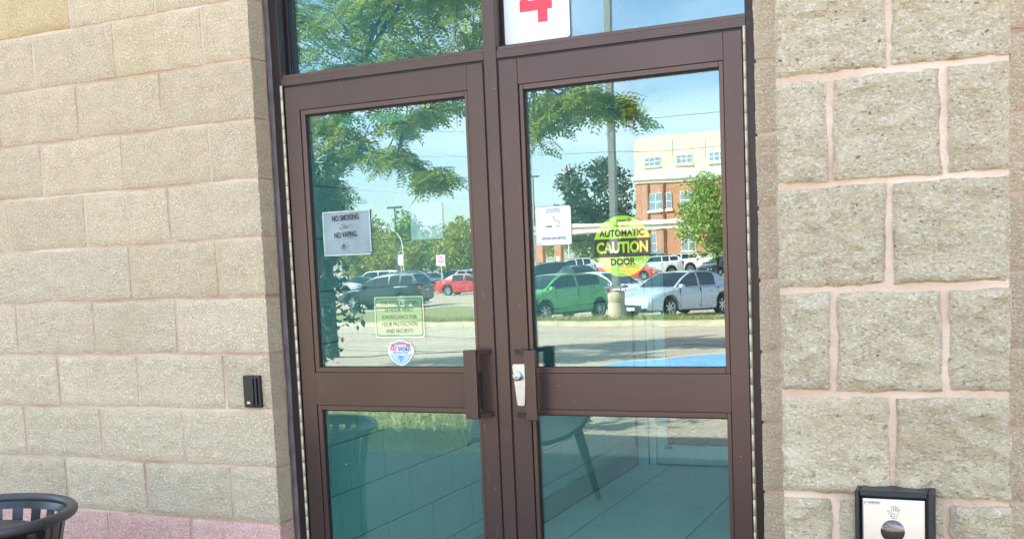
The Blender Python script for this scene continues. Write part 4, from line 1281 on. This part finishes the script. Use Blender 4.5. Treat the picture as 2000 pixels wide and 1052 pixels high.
# cedar beside the entrance; leaf colour darkened further to imitate shade
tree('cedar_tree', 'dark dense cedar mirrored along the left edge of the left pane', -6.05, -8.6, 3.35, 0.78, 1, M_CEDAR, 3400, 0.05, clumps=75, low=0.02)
tree('shade_tree', 'small loose tree by the wall left of the bin that dapples the paving', -4.7, -3.1, 5.2, 1.2, 1, M_LEAF2, 1500, 0.05, clumps=60, low=0.45)
tree('border_plant', 'low yellow green border plant mirrored beside the bench', -1.15, -5.75, 0.42, 0.30, 1, M_LEAF3, 420, 0.05, clumps=14, low=0.05, cat='plant')
tree('trimmed_shrub', 'dark clipped shrub growing beside the green hatchback', -10.75, -26.9, 1.2, 0.35, 1, M_LEAF1, 1600, 0.07, clumps=30, low=0.03, cat='shrub')
far = [  # label, x, y, h, rx, mat, leaves, leaf
    ('very tall dark tree standing left of the cream and brick building', -41.0, -118, 14.2, 5.2, M_LEAF1, 5200, 0.30),
    ('leafy green tree in front of the brick building front', -14.6, -68, 7.6, 2.9, M_LEAF4, 6200, 0.16),
    ('autumn tinged tree at the right edge of the brick building', -11.8, -66, 8.4, 2.5, M_LEAF3, 3000, 0.16),
    ('slim yellowing tree left of the dark tall tree', -47.5, -121, 9.0, 2.6, M_LEAF3, 2000, 0.25),
    ('bushy tree seen beneath the walkway roof', -46.0, -128, 8.0, 3.6, M_LEAF2, 2000, 0.28),
    ('pale bushy tree seen beneath the walkway roof right of the others', -38.5, -125, 7.0, 3.0, M_LEAF3, 2000, 0.28)]
for lb, x, y, h, rx, m_, n, lf in far:
    tree('leafy_tree', lb, x, y, h, rx, 1, m_, n, lf, 'trees beyond the car park', clumps=44)
row = [(-65.0, -129.7, 8.5, 4.7, M_LEAF3, 'yellow green bushy tree at the right end of the tree row'),
       (-70.0, -134.7, 9.3, 4.7, M_LEAF2, 'mid green tree behind the no parking sign'),
       (-74.3, -127.2, 7.4, 4.9, M_LEAF3, 'golden low tree in the middle of the tree row'),
       (-77.4, -138.4, 10.6, 4.9, M_LEAF2, 'tall green tree behind the double headed lamp post'),
       (-81.8, -131.0, 9.3, 4.7, M_LEAF3, 'olive tree left of the double headed lamp post'),
       (-85.5, -137.2, 10.8, 5.2, M_LEAF2, 'broad green tree above the white minivan'),
       (-89.8, -129.7, 9.6, 5.2, M_LEAF1, 'dark green tree toward the left of the tree row'),
       (-96.0, -135.9, 11.1, 5.9, M_LEAF2, 'green tree second from the left end of the tree row'),
       (-102.2, -129.7, 11.1, 5.9, M_LEAF1, 'dark tree at the left end of the tree row')]
for x, y, h, rx, m_, lb in row:
    tree('leafy_tree', lb, x, y, h, rx, 1, m_, 3200, 0.30, 'row of trees along the car park', clumps=40, low=0.02)
# ------------------------------------------------------------------ cars
M_TYRE = mat('tyre_rubber', (0.020, 0.020, 0.021), 0.85)
M_RIM = mat('alloy_rim', (0.55, 0.56, 0.58), 0.3, 0.9)
M_RIMD = mat('dark_rim', (0.10, 0.10, 0.11), 0.4, 0.6)
M_CGLASS = mat('car_glass', (0.018, 0.024, 0.026), 0.04, spec=0.9)
M_TRIM = mat('black_trim', (0.018, 0.018, 0.019), 0.55)
M_LAMP = mat('headlamp', (0.72, 0.74, 0.76), 0.1, spec=0.8)
M_TAIL = mat('tail_lamp', (0.42, 0.012, 0.012), 0.15, spec=0.8)
M_PLATE = mat('number_plate', (0.78, 0.79, 0.80), 0.5)
M_CHROME = mat('chrome', (0.75, 0.76, 0.78), 0.15, 1.0)

PAINTS = {}
def paint(name, col, metal=0.0, rough=0.32):
    if name not in PAINTS:
        PAINTS[name] = mat('paint_'+name, col, rough, metal, spec=0.5, coat=1.0)
    return PAINTS[name]

TYPES = {
    'hatch': dict(L=3.90, W=1.70, H=1.48, wb=2.49, rw=0.30, front=0.78, hood=(0.70, 0.98), belt=(0.98, 1.10), xA=1.12, xB=0.28, xC=-1.45, xD=-1.86, deck=None, zs=0.22),
    'sedan': dict(L=4.64, W=1.78, H=1.44, wb=2.70, rw=0.32, front=0.92, hood=(0.66, 0.93), belt=(0.93, 1.00), xA=1.10, xB=0.15, xC=-1.02, xD=-1.82, deck=(1.02, 0.96), zs=0.20),
    'suv': dict(L=4.62, W=1.86, H=1.70, wb=2.70, rw=0.36, front=0.92, hood=(0.84, 1.08), belt=(1.08, 1.17), xA=1.02, xB=0.22, xC=-1.85, xD=-2.22, deck=None, zs=0.28),
    'van': dict(L=5.00, W=1.98, H=1.80, wb=3.00, rw=0.36, front=0.95, hood=(0.85, 1.08), belt=(1.08, 1.15), xA=1.55, xB=0.62, xC=-2.20, xD=-2.44, deck=None, zs=0.24),
    'pickup': dict(L=5.60, W=2.00, H=1.92, wb=3.50, rw=0.40, front=0.98, hood=(1.02, 1.22), belt=(1.22, 1.26), xA=1.22, xB=0.52, xC=-0.75, xD=-0.98, deck=(1.22, 1.22), zs=0.38)}


def make_car(kind):
    P = TYPES[kind]
    L, W, H = P['L'], P['W'], P['H']
    hl = L/2; hw = W/2
    xf = hl-P['front']; xr = xf-P['wb']; rw = P['rw']; ra = rw+0.065
    t = thing('parked_car', '', 'car')
    pm = paint('proto', (0.5, 0.5, 0.5))

    def ztop(x):
        z0, z1 = P['hood']; b0, b1 = P['belt']
        if x > P['xA']:
            s = (hl-x)/(hl-P['xA']); return z0+(z1-z0)*(1-(1-s)**1.9)
        if x > P['xD']:
            s = (P['xA']-x)/(P['xA']-P['xD']); return b0+(b1-b0)*s
        if P['deck']:
            s = (P['xD']-x)/(P['xD']+hl); return P['deck'][0]*(1-s)+P['deck'][1]*s
        s = (P['xD']-x)/(P['xD']+hl+1e-6); return b1-0.05*s

    def half(x):
        e = min(hl-x, hl+x)
        s = min(1, max(0, e/0.75)); return hw*(0.80+0.20*(1-(1-s)**2.2))

    def zbot(x):
        e = min(hl-x, hl+x)
        z = P['zs']+0.10*max(0, 1-e/0.35)
        for xw in (xf, xr):
            d = abs(x-xw)
            if d < ra: z = max(z, rw+math.sqrt(max(0, ra*ra-d*d)))
        return z
    xs_ = {hl, hl-0.03, hl-0.10, hl-0.22, -hl, -hl+0.03, -hl+0.10, -hl+0.22, P['xA'], P['xD'], 0.0, 0.5, -0.5, -0.9, 0.8}
    for xw in (xf, xr):
        for k in range(13):
            xs_.add(xw+ra*math.cos(math.pi*k/12)); 
        xs_.add(xw+ra+0.002); xs_.add(xw-ra-0.002)
    xs_ = sorted([x for x in xs_ if -hl <= x <= hl], reverse=True)
    v = []; f = []
    NP = 9
    for x in xs_:
        zt, zb, h = ztop(x), zbot(x), half(x)
        if x > hl-0.02: zt -= 0.07; zb += 0.05
        if x < -hl+0.02: zt -= 0.04; zb += 0.05
        d = zt-zb
        sec = [(0, zb), (h*0.82, zb), (h*0.975, zb+min(0.05, d*0.2)), (h, zb+d*0.42), (h*0.992, zb+d*0.70), (h*0.955, zt-0.045), (h*0.90, zt-0.008), (h*0.55, zt+0.022), (0, zt+0.030)]
        for y, z in sec: v.append((x, y, z))
        for y, z in sec[-2:0:-1]: v.append((x, -y, z))
    n_ = NP*2-2
    for i in range(len(xs_)-1):
        for k in range(n_):
            k2 = (k+1) % n_
            f.append((i*n_+k, i*n_+k2, (i+1)*n_+k2, (i+1)*n_+k))
    f.append(list(range(n_))); f.append([(len(xs_)-1)*n_+k for k in range(n_)][::-1])
    body = mesh_obj('body', v, f, pm, t, True, 38)
    # greenhouse
    zr = H
    wb_, wr_ = hw*0.915, hw*0.70
    prof = [(P['xA'], 0.0), (P['xA']*0.5+P['xB']*0.5, 0.55), (P['xB'], 0.93), (P['xB']-0.35, 0.99), (0.5*(P['xB']+P['xC']), 1.0), (P['xC']+0.25, 0.97), (P['xC'], 0.90), (0.5*(P['xC']+P['xD']), 0.52), (P['xD'], 0.0)]
    px = [a for a, _ in prof][::-1]; ph = [b for _, b in prof][::-1]

    def roof_h(x):
        return float(np.interp(x, px, ph))

    def side(x, h, s=1, out=0.0):
        zb_ = ztop(x)-0.012; zt_ = zb_+(zr-zb_)*max(roof_h(x), 0.004)
        z = zb_+(zt_-zb_)*h
        fr = (z-zb_)/(zr-zb_)
        taper = 1-0.05*max(0, (x-0.2)/1.2)-0.06*max(0, (-0.8-x)/1.2)
        y = (wb_+(wr_-wb_)*(fr**1.25))*taper
        return (x, s*(y+out), z+out*0.25)
    gxs = sorted(set([p[0] for p in prof]+list(np.linspace(P['xD'], P['xA'], 25))), reverse=True)
    v = []; f = []
    hs = (0.0, 0.33, 0.66, 0.92, 1.0)
    for x in gxs:
        col = [side(x, h, 1) for h in hs]
        top = col[-1]
        col.append((x, top[1]*0.55, top[2]+0.022*roof_h(x))); col.append((x, 0, top[2]+0.03*roof_h(x)))
        col += [(a, -b, c) for a, b, c in col[-2::-1]]
        v += col
    n_ = len(hs)*2+3
    for i in range(len(gxs)-1):
        for k in range(n_-1):
            f.append((i*n_+k, i*n_+k+1, (i+1)*n_+k+1, (i+1)*n_+k))
    mesh_obj('cabin', v, f, pm, t, True, 50)

    def sidewin(x0, x1, h0=0.07, h1=0.90):
        for s in (1, -1):
            v = []; f = []
            N = 8
            for i in range(N+1):
                x = x0+(x1-x0)*i/N
                for h in (h0, 0.5*(h0+h1), h1): v.append(side(x, h, s, 0.006))
            for i in range(N):
                for k in range(2):
                    f.append((3*i+k, 3*i+k+1, 3*i+4+k, 3*i+3+k))
            mesh_obj('side_window', v, f, M_CGLASS, t, True)
    xm = 0.5*(P['xA']+P['xC'])-0.15
    a0 = P['xA']-0.16; c0 = P['xC']-0.04 if kind in ('hatch', 'sedan') else P['xC']+0.02
    if kind == 'pickup':
        sidewin(a0, 0.25); sidewin(0.18, c0)
    elif kind in ('suv', 'van'):
        sidewin(a0, xm+0.04); sidewin(xm-0.05, P['xC']+0.72); sidewin(P['xC']+0.62, c0, 0.10, 0.84)
    else:
        sidewin(a0, xm+0.04); sidewin(xm-0.05, c0+0.08)

    def screen(xa, xb, name):
        v = []; f = []
        N, M_ = 6, 8
        for i in range(N+1):
            x = xa+(xb-xa)*i/N
            e = side(x, 1.0, 1)
            for k in range(M_+1):
                s = (2*k/M_-1)*0.90
                cz = e[2]+0.03*roof_h(x)*(1-abs(s))
                v.append((x+(0.012 if name == 'windscreen' else -0.012), e[1]*s, cz+0.008))
        for i in range(N):
            for k in range(M_):
                q = i*(M_+1)+k; f.append((q, q+1, q+M_+2, q+M_+1))
        mesh_obj(name, v, f, M_CGLASS, t, True)
    screen(P['xA']-0.05, P['xB']+0.06, 'windscreen')
    screen(P['xC']-0.03, P['xD']+0.06, 'rear_window')
    # wheels
    tyre = MB(); pr_ = [(rw*0.70, -0.095), (rw*0.92, -0.105), (rw, -0.075), (rw, 0.075), (rw*0.92, 0.105), (rw*0.70, 0.095)]
    lt = MB().lathe(pr_, 26)
    tyv = [(p[0], p[2], p[1]) for p in lt.v]
    tyf = lt.f
    rim = MB()
    ld = MB().lathe([(0.0, 0.055), (rw*0.20, 0.060), (rw*0.22, 0.045)], 16); rim.add([(p[0], p[2], p[1]) for p in ld.v], ld.f)
    ld = MB().lathe([(rw*0.62, 0.070), (rw*0.72, 0.098), (rw*0.73, 0.085), (rw*0.66, 0.02)], 24); rim.add([(p[0], p[2], p[1]) for p in ld.v], ld.f)
    ld = MB().lathe([(0.0, 0.0), (rw*0.68, 0.0)], 20); rim.add([(p[0], p[2], p[1]) for p in ld.v], ld.f, 1)
    for k in range(7):
        a = 2*math.pi*k/7
        M = Matrix.Rotation(a, 4, 'Y')
        rim.box(rw*0.16, rw*0.68, 0.035, 0.068, -0.028, 0.028, 0, M)
    tme = rme = None
    for xw in (xf, xr):
        for s in (1, -1):
            if tme is None:
                w = mesh_obj('wheel', tyv, tyf, M_TYRE, t, True, 40); tme = w.data
                r_ = rim.build('rim', [M_RIM, M_TRIM], w, True, 30); rme = r_.data
            else:
                w = link(bpy.data.objects.new('wheel', tme), t); r_ = link(bpy.data.objects.new('rim', rme), w)
            w.location = (xw, s*(hw-0.12), rw)
            if s < 0: w.rotation_euler = (0, 0, math.pi)
    # underbody, lamps, plates, mirrors, handles, seams
    MB().box(-hl+0.25, hl-0.25, -hw*0.72, hw*0.72, P['zs']-0.02, rw+ra+0.02).build('underbody', M_TRIM, t)
    zf = P['hood'][0]
    for s in (1, -1):
        yy = hw*0.62*s
        MB().prism([(hl-0.38, hw*0.93*s), (hl-0.10, hw*0.86*s), (hl+0.012, hw*0.60*s), (hl-0.015, hw*0.52*s), (hl-0.12, hw*0.70*s)], zf-0.12, zf-0.015, 'z').build('headlight', M_LAMP, t)
        zt_ = ztop(-hl+0.05)
        MB().bbox(-hl-0.012, -hl+0.16, min(hw*0.60*s, hw*0.865*s), max(hw*0.60*s, hw*0.865*s), zt_-0.28, zt_-0.07, 0.02).build('tail_light', M_TAIL, t)
        xm_ = P['xA']-0.22
        e = side(xm_, 0.22, s)
        MB().bbox(xm_-0.06, xm_+0.08, min(e[1]+0.03*s, e[1]+0.20*s), max(e[1]+0.03*s, e[1]+0.20*s), e[2]-0.05, e[2]+0.08, 0.03, 2).build('mirror', pm, t, True)
        for xh in (xm+0.12, (xm+P['xC'])*0.5-0.18):
            MB().bbox(xh, xh+0.16, min(hw*0.985*s, hw*1.008*s), max(hw*0.985*s, hw*1.008*s), ztop(xh)-0.20, ztop(xh)-0.165, 0.008).build('door_handle', pm, t)
    q = MB()
    for s in (1, -1):
        for xd in (xf-ra-0.10, xm, xr+ra*0.7):
            if xd <= xr: continue
            z0_ = max(zbot(xd)+0.10, P['zs']+0.08); z1_ = ztop(xd)-0.05
            q.box(xd-0.006, xd+0.006, min(hw*0.94*s, hw*1.001*s), max(hw*0.94*s, hw*1.001*s), z0_, z1_)
        q.box(xr+ra+0.05, xf-ra-0.05, min(hw*0.93*s, hw*0.985*s), max(hw*0.93*s, hw*0.985*s), P['zs']-0.01, P['zs']+0.05)
    q.build('door_seam', M_TRIM, t)
    MB().bbox(hl-0.05, hl+0.006, -hw*0.50, hw*0.50, zf-0.34, zf-0.20, 0.02).build('grille', M_TRIM, t)
    MB().bbox(hl-0.10, hl-0.008, -hw*0.72, hw*0.72, P['zs']+0.06, P['zs']+0.17, 0.02).build('lower_grille', M_TRIM, t)
    MB().bbox(hl-0.02, hl+0.016, -0.16, 0.16, zf-0.40, zf-0.29, 0.006).build('number_plate', M_PLATE, t)
    MB().bbox(-hl-0.012, -hl+0.03, -0.16, 0.16, ztop(-hl+0.05)-0.36, ztop(-hl+0.05)-0.25, 0.006).build('number_plate', M_PLATE, t)
    if kind in ('suv', 'van'):
        for s in (1, -1):
            MB().tube([(P['xB']-0.1, s*wr_*0.93, zr+0.0), (P['xB']-0.3, s*wr_*0.93, zr+0.045), (P['xC']+0.4, s*wr_*0.93, zr+0.045), (P['xC']+0.2, s*wr_*0.93, zr-0.01)], 0.014, 6).build('roof_rail', M_TRIM, t)
        # dark cladding along the sills and round the arches
        q = MB()
        for s in (1, -1):
            for xw in (xf, xr):
                for k in range(12):
                    a0_, a1_ = math.pi*k/12, math.pi*(k+1)/12
                    pts = [(xw+(ra+d)*math.cos(a), rw+(ra+d)*math.sin(a)) for d, a in ((0.0, a0_), (0.055, a0_), (0.055, a1_), (0.0, a1_))]
                    q.prism(pts, hw*0.93*s, (hw+0.006)*s, 'y')
        q.build('arch_trim', M_TRIM, t)
    return t


PROTO = {}
GROUPS = 'cars parked in the car park facing the shop'
PAINTED = ('body', 'cabin', 'mirror', 'door_handle')


def car(kind, pm, x, y, heading, label, scale=1.0, rimd=False, dz=0.0):
    if kind not in PROTO:
        PROTO[kind] = make_car(kind); t = PROTO[kind]
    else:
        t = copy_tree(PROTO[kind])
    rz = math.atan2(heading[1], heading[0])
    t.location = (x, y, gz(x, y)+dz)
    # sit on the slope of the ground
    e = 0.6
    nrm = Vector((-(gz(x+e, y)-gz(x-e, y))/(2*e), -(gz(x, y+e)-gz(x, y-e))/(2*e), 1)).normalized()
    qz = Matrix.Rotation(rz, 3, 'Z')
    tilt = Vector((0, 0, 1)).rotation_difference(nrm).to_matrix()
    t.rotation_euler = (tilt @ qz).to_euler()
    t.scale = (scale,)*3
    for ch in t.children:
        if ch.name.split('.')[0] in PAINTED:
            ch.material_slots[0].link = 'OBJECT'; ch.material_slots[0].material = pm
    tag(t, label, 'van' if kind == 'van' else ('pickup truck' if kind == 'pickup' else 'car'), GROUPS)
    return t


C_GREEN = paint('green', (0.14, 0.48, 0.12), 0.0)
C_SILVER = paint('silver_blue', (0.55, 0.61, 0.68), 0.15, 0.35)
C_WHITE = paint('white', (0.80, 0.80, 0.79))
C_BLACK = paint('black', (0.010, 0.011, 0.013))
C_NAVY = paint('navy', (0.012, 0.022, 0.045))
C_RED = paint('red', (0.50, 0.012, 0.016))
C_ORANGE = paint('orange_red', (0.58, 0.040, 0.018))
C_GREY = paint('grey', (0.18, 0.17, 0.165), 0.4, 0.4)
C_DGREY = paint('dark_grey', (0.045, 0.048, 0.052), 0.3)
C_SIL2 = paint('silver', (0.52, 0.53, 0.54), 0.5, 0.35)
C_BLUE = paint('blue', (0.03, 0.10, 0.26))

car('hatch', C_GREEN, -10.95, -29.6, (-0.42, 0.91), 'small green hatchback nearest the lamp post, mirrored in the right pane')
car('sedan', C_SILVER, -7.15, -31.0, (-0.40, 0.915), 'silver blue sedan right of the concrete lamp base, mirrored in the right pane')
car('sedan', C_WHITE, -11.6, -37.0, (0.88, 0.47), 'white sedan parked behind the lamp post between the green and silver cars')
car('suv', C_BLACK, -25.6, -43.3, (-1.0, 0.06), 'black SUV alone on the drive, mirrored in the left pane')
car('sedan', C_RED, -29.9, -61.5, (1.0, -0.05), 'bright red sedan showing its tail at the right of the left pane')
car('suv', C_GREY, -40.4, -73.0, (0.95, -0.3), 'grey SUV just above the roof of the black SUV')
car('suv', C_BLACK, -38.6, -79.0, (0.9, -0.4), 'black SUV behind the bright red sedan')
car('suv', C_WHITE, -47.6, -97.0, (0.95, -0.3), 'white SUV in the farthest row behind the bright red sedan')
car('van', C_WHITE, -51.0, -84.0, (-0.96, 0.2), 'white minivan at the left of the left pane beyond the black SUV')
car('sedan', C_DGREY, -47.1, -76.0, (0.95, -0.3), 'dark grey sedan in front of the white minivan')
car('suv', C_NAVY, -52.1, -92.0, (-0.9, 0.4), 'navy SUV whose roof shows above the grey SUV')
car('sedan', C_BLUE, -58.0, -93.5, (0.9, -0.4), 'blue sedan left of the navy SUV beyond the white minivan')
car('suv', C_SIL2, -33.0, -70.0, (0.95, -0.3), 'silver SUV nose on just above the bright red sedan')
car('sedan', C_SIL2, -37.7, -66.0, (0.95, -0.3), 'silver sedan just behind the black SUV, left of the bright red sedan')
car('suv', C_WHITE, -43.6, -65.3, (0.95, -0.3), 'white SUV behind the nose of the black SUV')
car('van', C_WHITE, -39.1, -85.0, (0.95, -0.3), 'white minivan in the row behind the no parking sign')
car('hatch', C_GREY, -46.4, -87.0, (0.95, -0.3), 'small grey hatchback between the white minivan and the navy SUV')
car('suv', C_WHITE, -22.4, -79.6, (-0.92, 0.38), 'white SUV just behind the orange red sedan')
car('suv', C_BLACK, -26.6, -66.0, (-0.86, 0.5), 'black SUV behind the green hatchback with red tail lights')
car('sedan', C_DGREY, -22.0, -61.5, (0.70, 0.70), 'dark grey sedan nose out between the black SUV and the white sedan')
car('suv', C_WHITE, -31.4, -84.0, (-0.80, 0.6), 'white SUV behind the lamp post and the dark grey sedan')
car('sedan', C_ORANGE, -22.3, -73.0, (1.0, 0.05), 'orange red sedan side on behind the caution sticker')
car('suv', C_WHITE, -22.5, -86.5, (-1.0, 0.12), 'long white SUV side on above the silver blue sedan', 1.05)
car('suv', C_SIL2, -21.2, -91.3, (-0.35, -0.94), 'silver SUV with its tail toward the shop beside the long white SUV')
car('sedan', C_BLACK, -15.9, -76.0, (-0.5, 0.86), 'black sedan at the far right of the right pane')
car('pickup', C_WHITE, -17.4, -84.0, (-0.3, 0.95), 'tall white pickup truck at the far right of the right pane', 1.12)
car('van', C_SIL2, -27.6, -92.0, (-0.9, 0.4), 'pale silver van in the far row behind the orange red sedan', 1.1)
car('sedan', C_WHITE, -33.2, -92.0, (-0.9, 0.4), 'white sedan in the far row beneath the walkway roof')

# ------------------------------------------------------------------ buildings beyond the car park
M_BRICK = mat('orange_brick', (0.56, 0.275, 0.15), 0.9, var=0.12, vscale=1.2)
M_STUCCO = mat('cream_stucco', (0.74, 0.65, 0.46), 0.9, var=0.05, vscale=0.5)
M_TRIMC = mat('cream_trim', (0.78, 0.70, 0.54), 0.8)
M_WIN = mat('window_glass', (0.22, 0.30, 0.32), 0.08, spec=0.9)
M_WFR = mat('window_frame_white', (0.70, 0.72, 0.70), 0.5)
M_PIPE = mat('brown_pipe', (0.22, 0.09, 0.045), 0.7)

hb = thing('brick_building', 'long brick and cream building with white windows beyond the car park', 'building', (-16.0, -110.0, -0.4))
bx0, bx1 = -17.3, 16.0
MB().box(bx0, bx1, -14, 0, -0.5, 10.0).build('wall', M_BRICK, hb)
MB().box(bx0-0.15, bx1, -14, 0.15, 10.01, 10.35).box(bx0-0.35, bx1, -14, 0.35, 10.36, 10.75).box(bx0-0.10, bx1, -14, 0.10, 10.76, 11.2).build('cornice', M_TRIMC, hb)
MB().prism([(bx0, 11.21), (bx1, 11.21), (bx1, 15.2), (bx0+9, 15.05), (bx0+0.9, 14.9), (bx0+0.2, 14.5), (bx0, 14.0)], -14, 0.02, 'y').build('upper_wall', M_STUCCO, hb)
for x in (bx0+4.3, bx0+7.9, bx0+11.5):
    MB().box(x, x+0.05, 0.021, 0.03, 11.3, 14.4).build('seam', M_PIPE, hb)
PITCH = 3.55
def window(x, z, w, h, nm=2, rows=2):
    f_ = MB().box(x-w/2, x+w/2, 0.021, 0.10, z-h/2, z+h/2).build('window', M_WFR, hb)
    pw2 = w/nm; phh = h/rows
    q = MB()
    for i in range(nm):
        for j in range(rows):
            q.box(x-w/2+i*pw2+0.06, x-w/2+(i+1)*pw2-0.06, 0.09, 0.115, z-h/2+j*phh+0.06, z-h/2+(j+1)*phh-0.06)
    q.build('pane', M_WIN, f_)
    MB().box(x-w/2-0.1, x+w/2+0.1, 0.022, 0.18, z-h/2-0.22, z-h/2-0.01).build('sill', M_TRIMC, f_)
for k in range(8):
    window(bx0+2.0+PITCH*k, 12.25, 1.75, 1.0, 3, 2)
    window(bx0+2.25+PITCH*k, 7.9, 1.55, 1.9)
    window(bx0+2.25+PITCH*k, 3.55, 1.55, 1.9)
for k in range(8):
    window(bx0+3.75+PITCH*k, 7.9, 0.62, 1.9, 1, 2)
for x in (bx0+1.35, bx0+3.12, bx0+8.5):
    MB().box(x, x+0.16, 0.001, 0.16, 0, 9.99).build('downpipe', M_PIPE, hb)

cw = thing('walkway_canopy', 'cream roofed walkway on brick columns in front of the brick building', 'canopy', (-33.0, -96.0, -0.4))
MB().box(-13.5, 11.8, -4.5, 0.0, 4.60, 5.10).box(-13.7, 12.0, -4.7, 0.2, 5.11, 5.48).build('roof', M_TRIMC, cw)
for x in (-6.6, -4.6, 6.0, 11.0, -12.5):
    MB().bbox(x, x+0.75, -0.9, -0.15, 0, 4.59, 0.02).build('column', M_BRICK, cw)
MB().box(-4.40, -4.05, -0.148, -0.13, 1.9, 2.5).build('notice', M_WHITE, cw)

low = thing('boundary_wall', 'long low pale wall glimpsed beneath the walkway roof', 'wall', (-44, -135, -0.4))
MB().box(-14, 26, 0, 0.4, 0, 1.9).build('panel', M_TRIMC, low)

# ------------------------------------------------------------------ lamp posts, signs, flag, wires
M_POLE = mat('lamp_pole_grey', (0.20, 0.19, 0.175), 0.5, 0.2)
M_DPOLE = mat('lamp_pole_dark', (0.09, 0.11, 0.10), 0.5)
M_WPOLE = mat('white_pole', (0.72, 0.71, 0.66), 0.5)

lp = thing('lamp_post', 'square grey lamp post on a round concrete base between the green and silver cars', 'lamp post', (-7.55, -25.95, gz(-7.5, -25.9)))
MB().lathe([(0.25, 0.0), (0.25, 0.56), (0.235, 0.60), (0.235, 0.64), (0.25, 0.67), (0.25, 0.86), (0.22, 0.92), (0.0, 0.92)], 28).build('base', M_KERB, lp, True, 30)
MB().bbox(-0.27, 0.27, -0.27, 0.27, 0.99, 1.06, 0.01).build('base_plate', M_POLE, lp)
for a, b in ((-0.2, -0.2), (0.2, -0.2), (0.2, 0.2), (-0.2, 0.2)):
    MB().tube([(a, b, 0.91), (a, b, 1.1)], 0.018, 6).build('bolt', M_POLE, lp)
MB().bbox(-0.095, 0.095, -0.095, 0.095, 1.061, 10.5, 0.01).build('pole', M_POLE, lp)
MB().bbox(-0.9, 0.9, -0.2, 0.2, 10.501, 10.7, 0.03).build('lamp_head', M_POLE, lp)
MB().bbox(-0.13, 0.13, 0.098, 0.11, 2.02, 2.42, 0.004).build('notice', M_WHITE, lp)

def lamp(x, y, h, label, two=True):
    t = thing('lamp_post', label, 'lamp post', (x, y, gz(x, y)), 0, 'distant lamp posts of the car park')
    MB().tube([(0, 0, 0), (0, 0, h)], [0.09, 0.06], 8).build('pole', M_DPOLE, t)
    MB().bbox(-0.75 if two else -0.1, 0.75, -0.18, 0.18, h, h+0.18, 0.03).build('lamp_head', M_DPOLE, t)
    return t
lamp(-49.2, -85, 7.7, 'dark double headed lamp post above the left row of cars')
lamp(-45.4, -110, 11.4, 'thin distant lamp post beside the flagpole', True)
sl_ = thing('street_lamp', 'white curved arm street lamp beside the double headed lamp post', 'street lamp', (-54.3, -95, gz(-54.3, -95)))
MB().tube([(0, 0, 0), (0, 0, 4.6), (-0.15, 0, 5.2), (-0.7, 0, 5.9), (-1.4, 0, 6.35), (-1.8, 0, 6.45)], [0.065, 0.06, 0.055, 0.05, 0.045, 0.045], 8).build('pole', M_WPOLE, sl_)
MB().bbox(-2.3, -1.7, -0.15, 0.15, 6.36, 6.56, 0.05).build('lamp_head', M_WPOLE, sl_)

def sign_post(x, y, h, w, hh, label, mark=None):
    t = thing('sign_post', label, 'sign', (x, y, gz(x, y)))
    MB().tube([(0, 0, 0), (0, 0, h)], 0.035, 6).build('post', M_WPOLE, t)
    MB().bbox(-w/2, w/2, 0.04, 0.06, h-hh, h, 0.005).build('panel', M_WHITE, t)
    if mark:
        q = MB().lathe([(0.10*w/0.5, 0), (0.16*w/0.5, 0)], 20)
        o = MB().add([(p[0], 0.064, p[1]+h-hh*0.45) for p in q.v], q.f).build('prohibition_ring', M_RED, t)
    return t
sign_post(-34.4, -66.0, 2.9, 0.75, 0.85, 'white no parking sign with a red ring above the black SUV', True)
sign_post(-41.0, -71.5, 3.0, 0.45, 0.75, 'small white sign at the foot of the double headed lamp post')

fp = thing('flagpole', 'white flagpole with a limp red and white flag in front of the far trees', 'flagpole', (-44.8, -119, gz(-44.8, -119)))
MB().tube([(0, 0, 0), (0, 0, 13.6)], [0.10, 0.05], 8).build('pole', M_WPOLE, fp)
def fold(x0, x1, z0, z1, mt, ph):
    v = []; f = []
    for j in range(7):
        for i in range(5):
            s = i/4; x = x0+(x1-x0)*s; z = z0+(z1-z0)*j/6-0.5*s
            v.append((x, 0.10*math.sin(6*s+ph+j*0.5), z))
    k0 = len(v); v += [(a, b+0.01, c) for a, b, c in v]
    for j in range(6):
        for i in range(4):
            f.append((5*j+i, 5*j+i+1, 5*j+i+6, 5*j+i+5))
    return v, f
for z0, z1, mt in ((10.2, 11.1, M_RED), (11.1, 12.0, M_WHITE), (12.0, 12.9, M_RED)):
    v, f = fold(0.06, 0.32, z0, z1, mt, z0)
    mesh_obj('flag', v, f, mt, fp, True)

M_WIRE = mat('wire', (0.05, 0.05, 0.055), 0.6)
for k, (a, b) in enumerate((((-70, -100, 17.5), (10, -62, 11.0)), ((-70, -100, 15.5), (10, -62, 8.2)))):
    pts = [(a[0]+(b[0]-a[0])*s, a[1]+(b[1]-a[1])*s, a[2]+(b[2]-a[2])*s-3.0*4*s*(1-s)*0.5) for s in [i/24 for i in range(25)]]
    o = MB().tube(pts, 0.022, 4).build('overhead_wire', M_WIRE)
    tag(o, ('upper' if k == 0 else 'lower')+' overhead wire crossing the sky in front of the brick building', 'wire')
# posts carrying the wires, outside the mirrored view
for x, y, h in ((-70, -100, 18.6), (10, -62, 11.6)):
    t = thing('utility_pole', 'wooden utility pole carrying the overhead wires, '+('left end' if x < 0 else 'right end'), 'utility pole', (x, y, gz(x, y)))
    MB().tube([(0, 0, 0), (0, 0, h)], [0.16, 0.11], 8).build('pole', M_BARK, t)
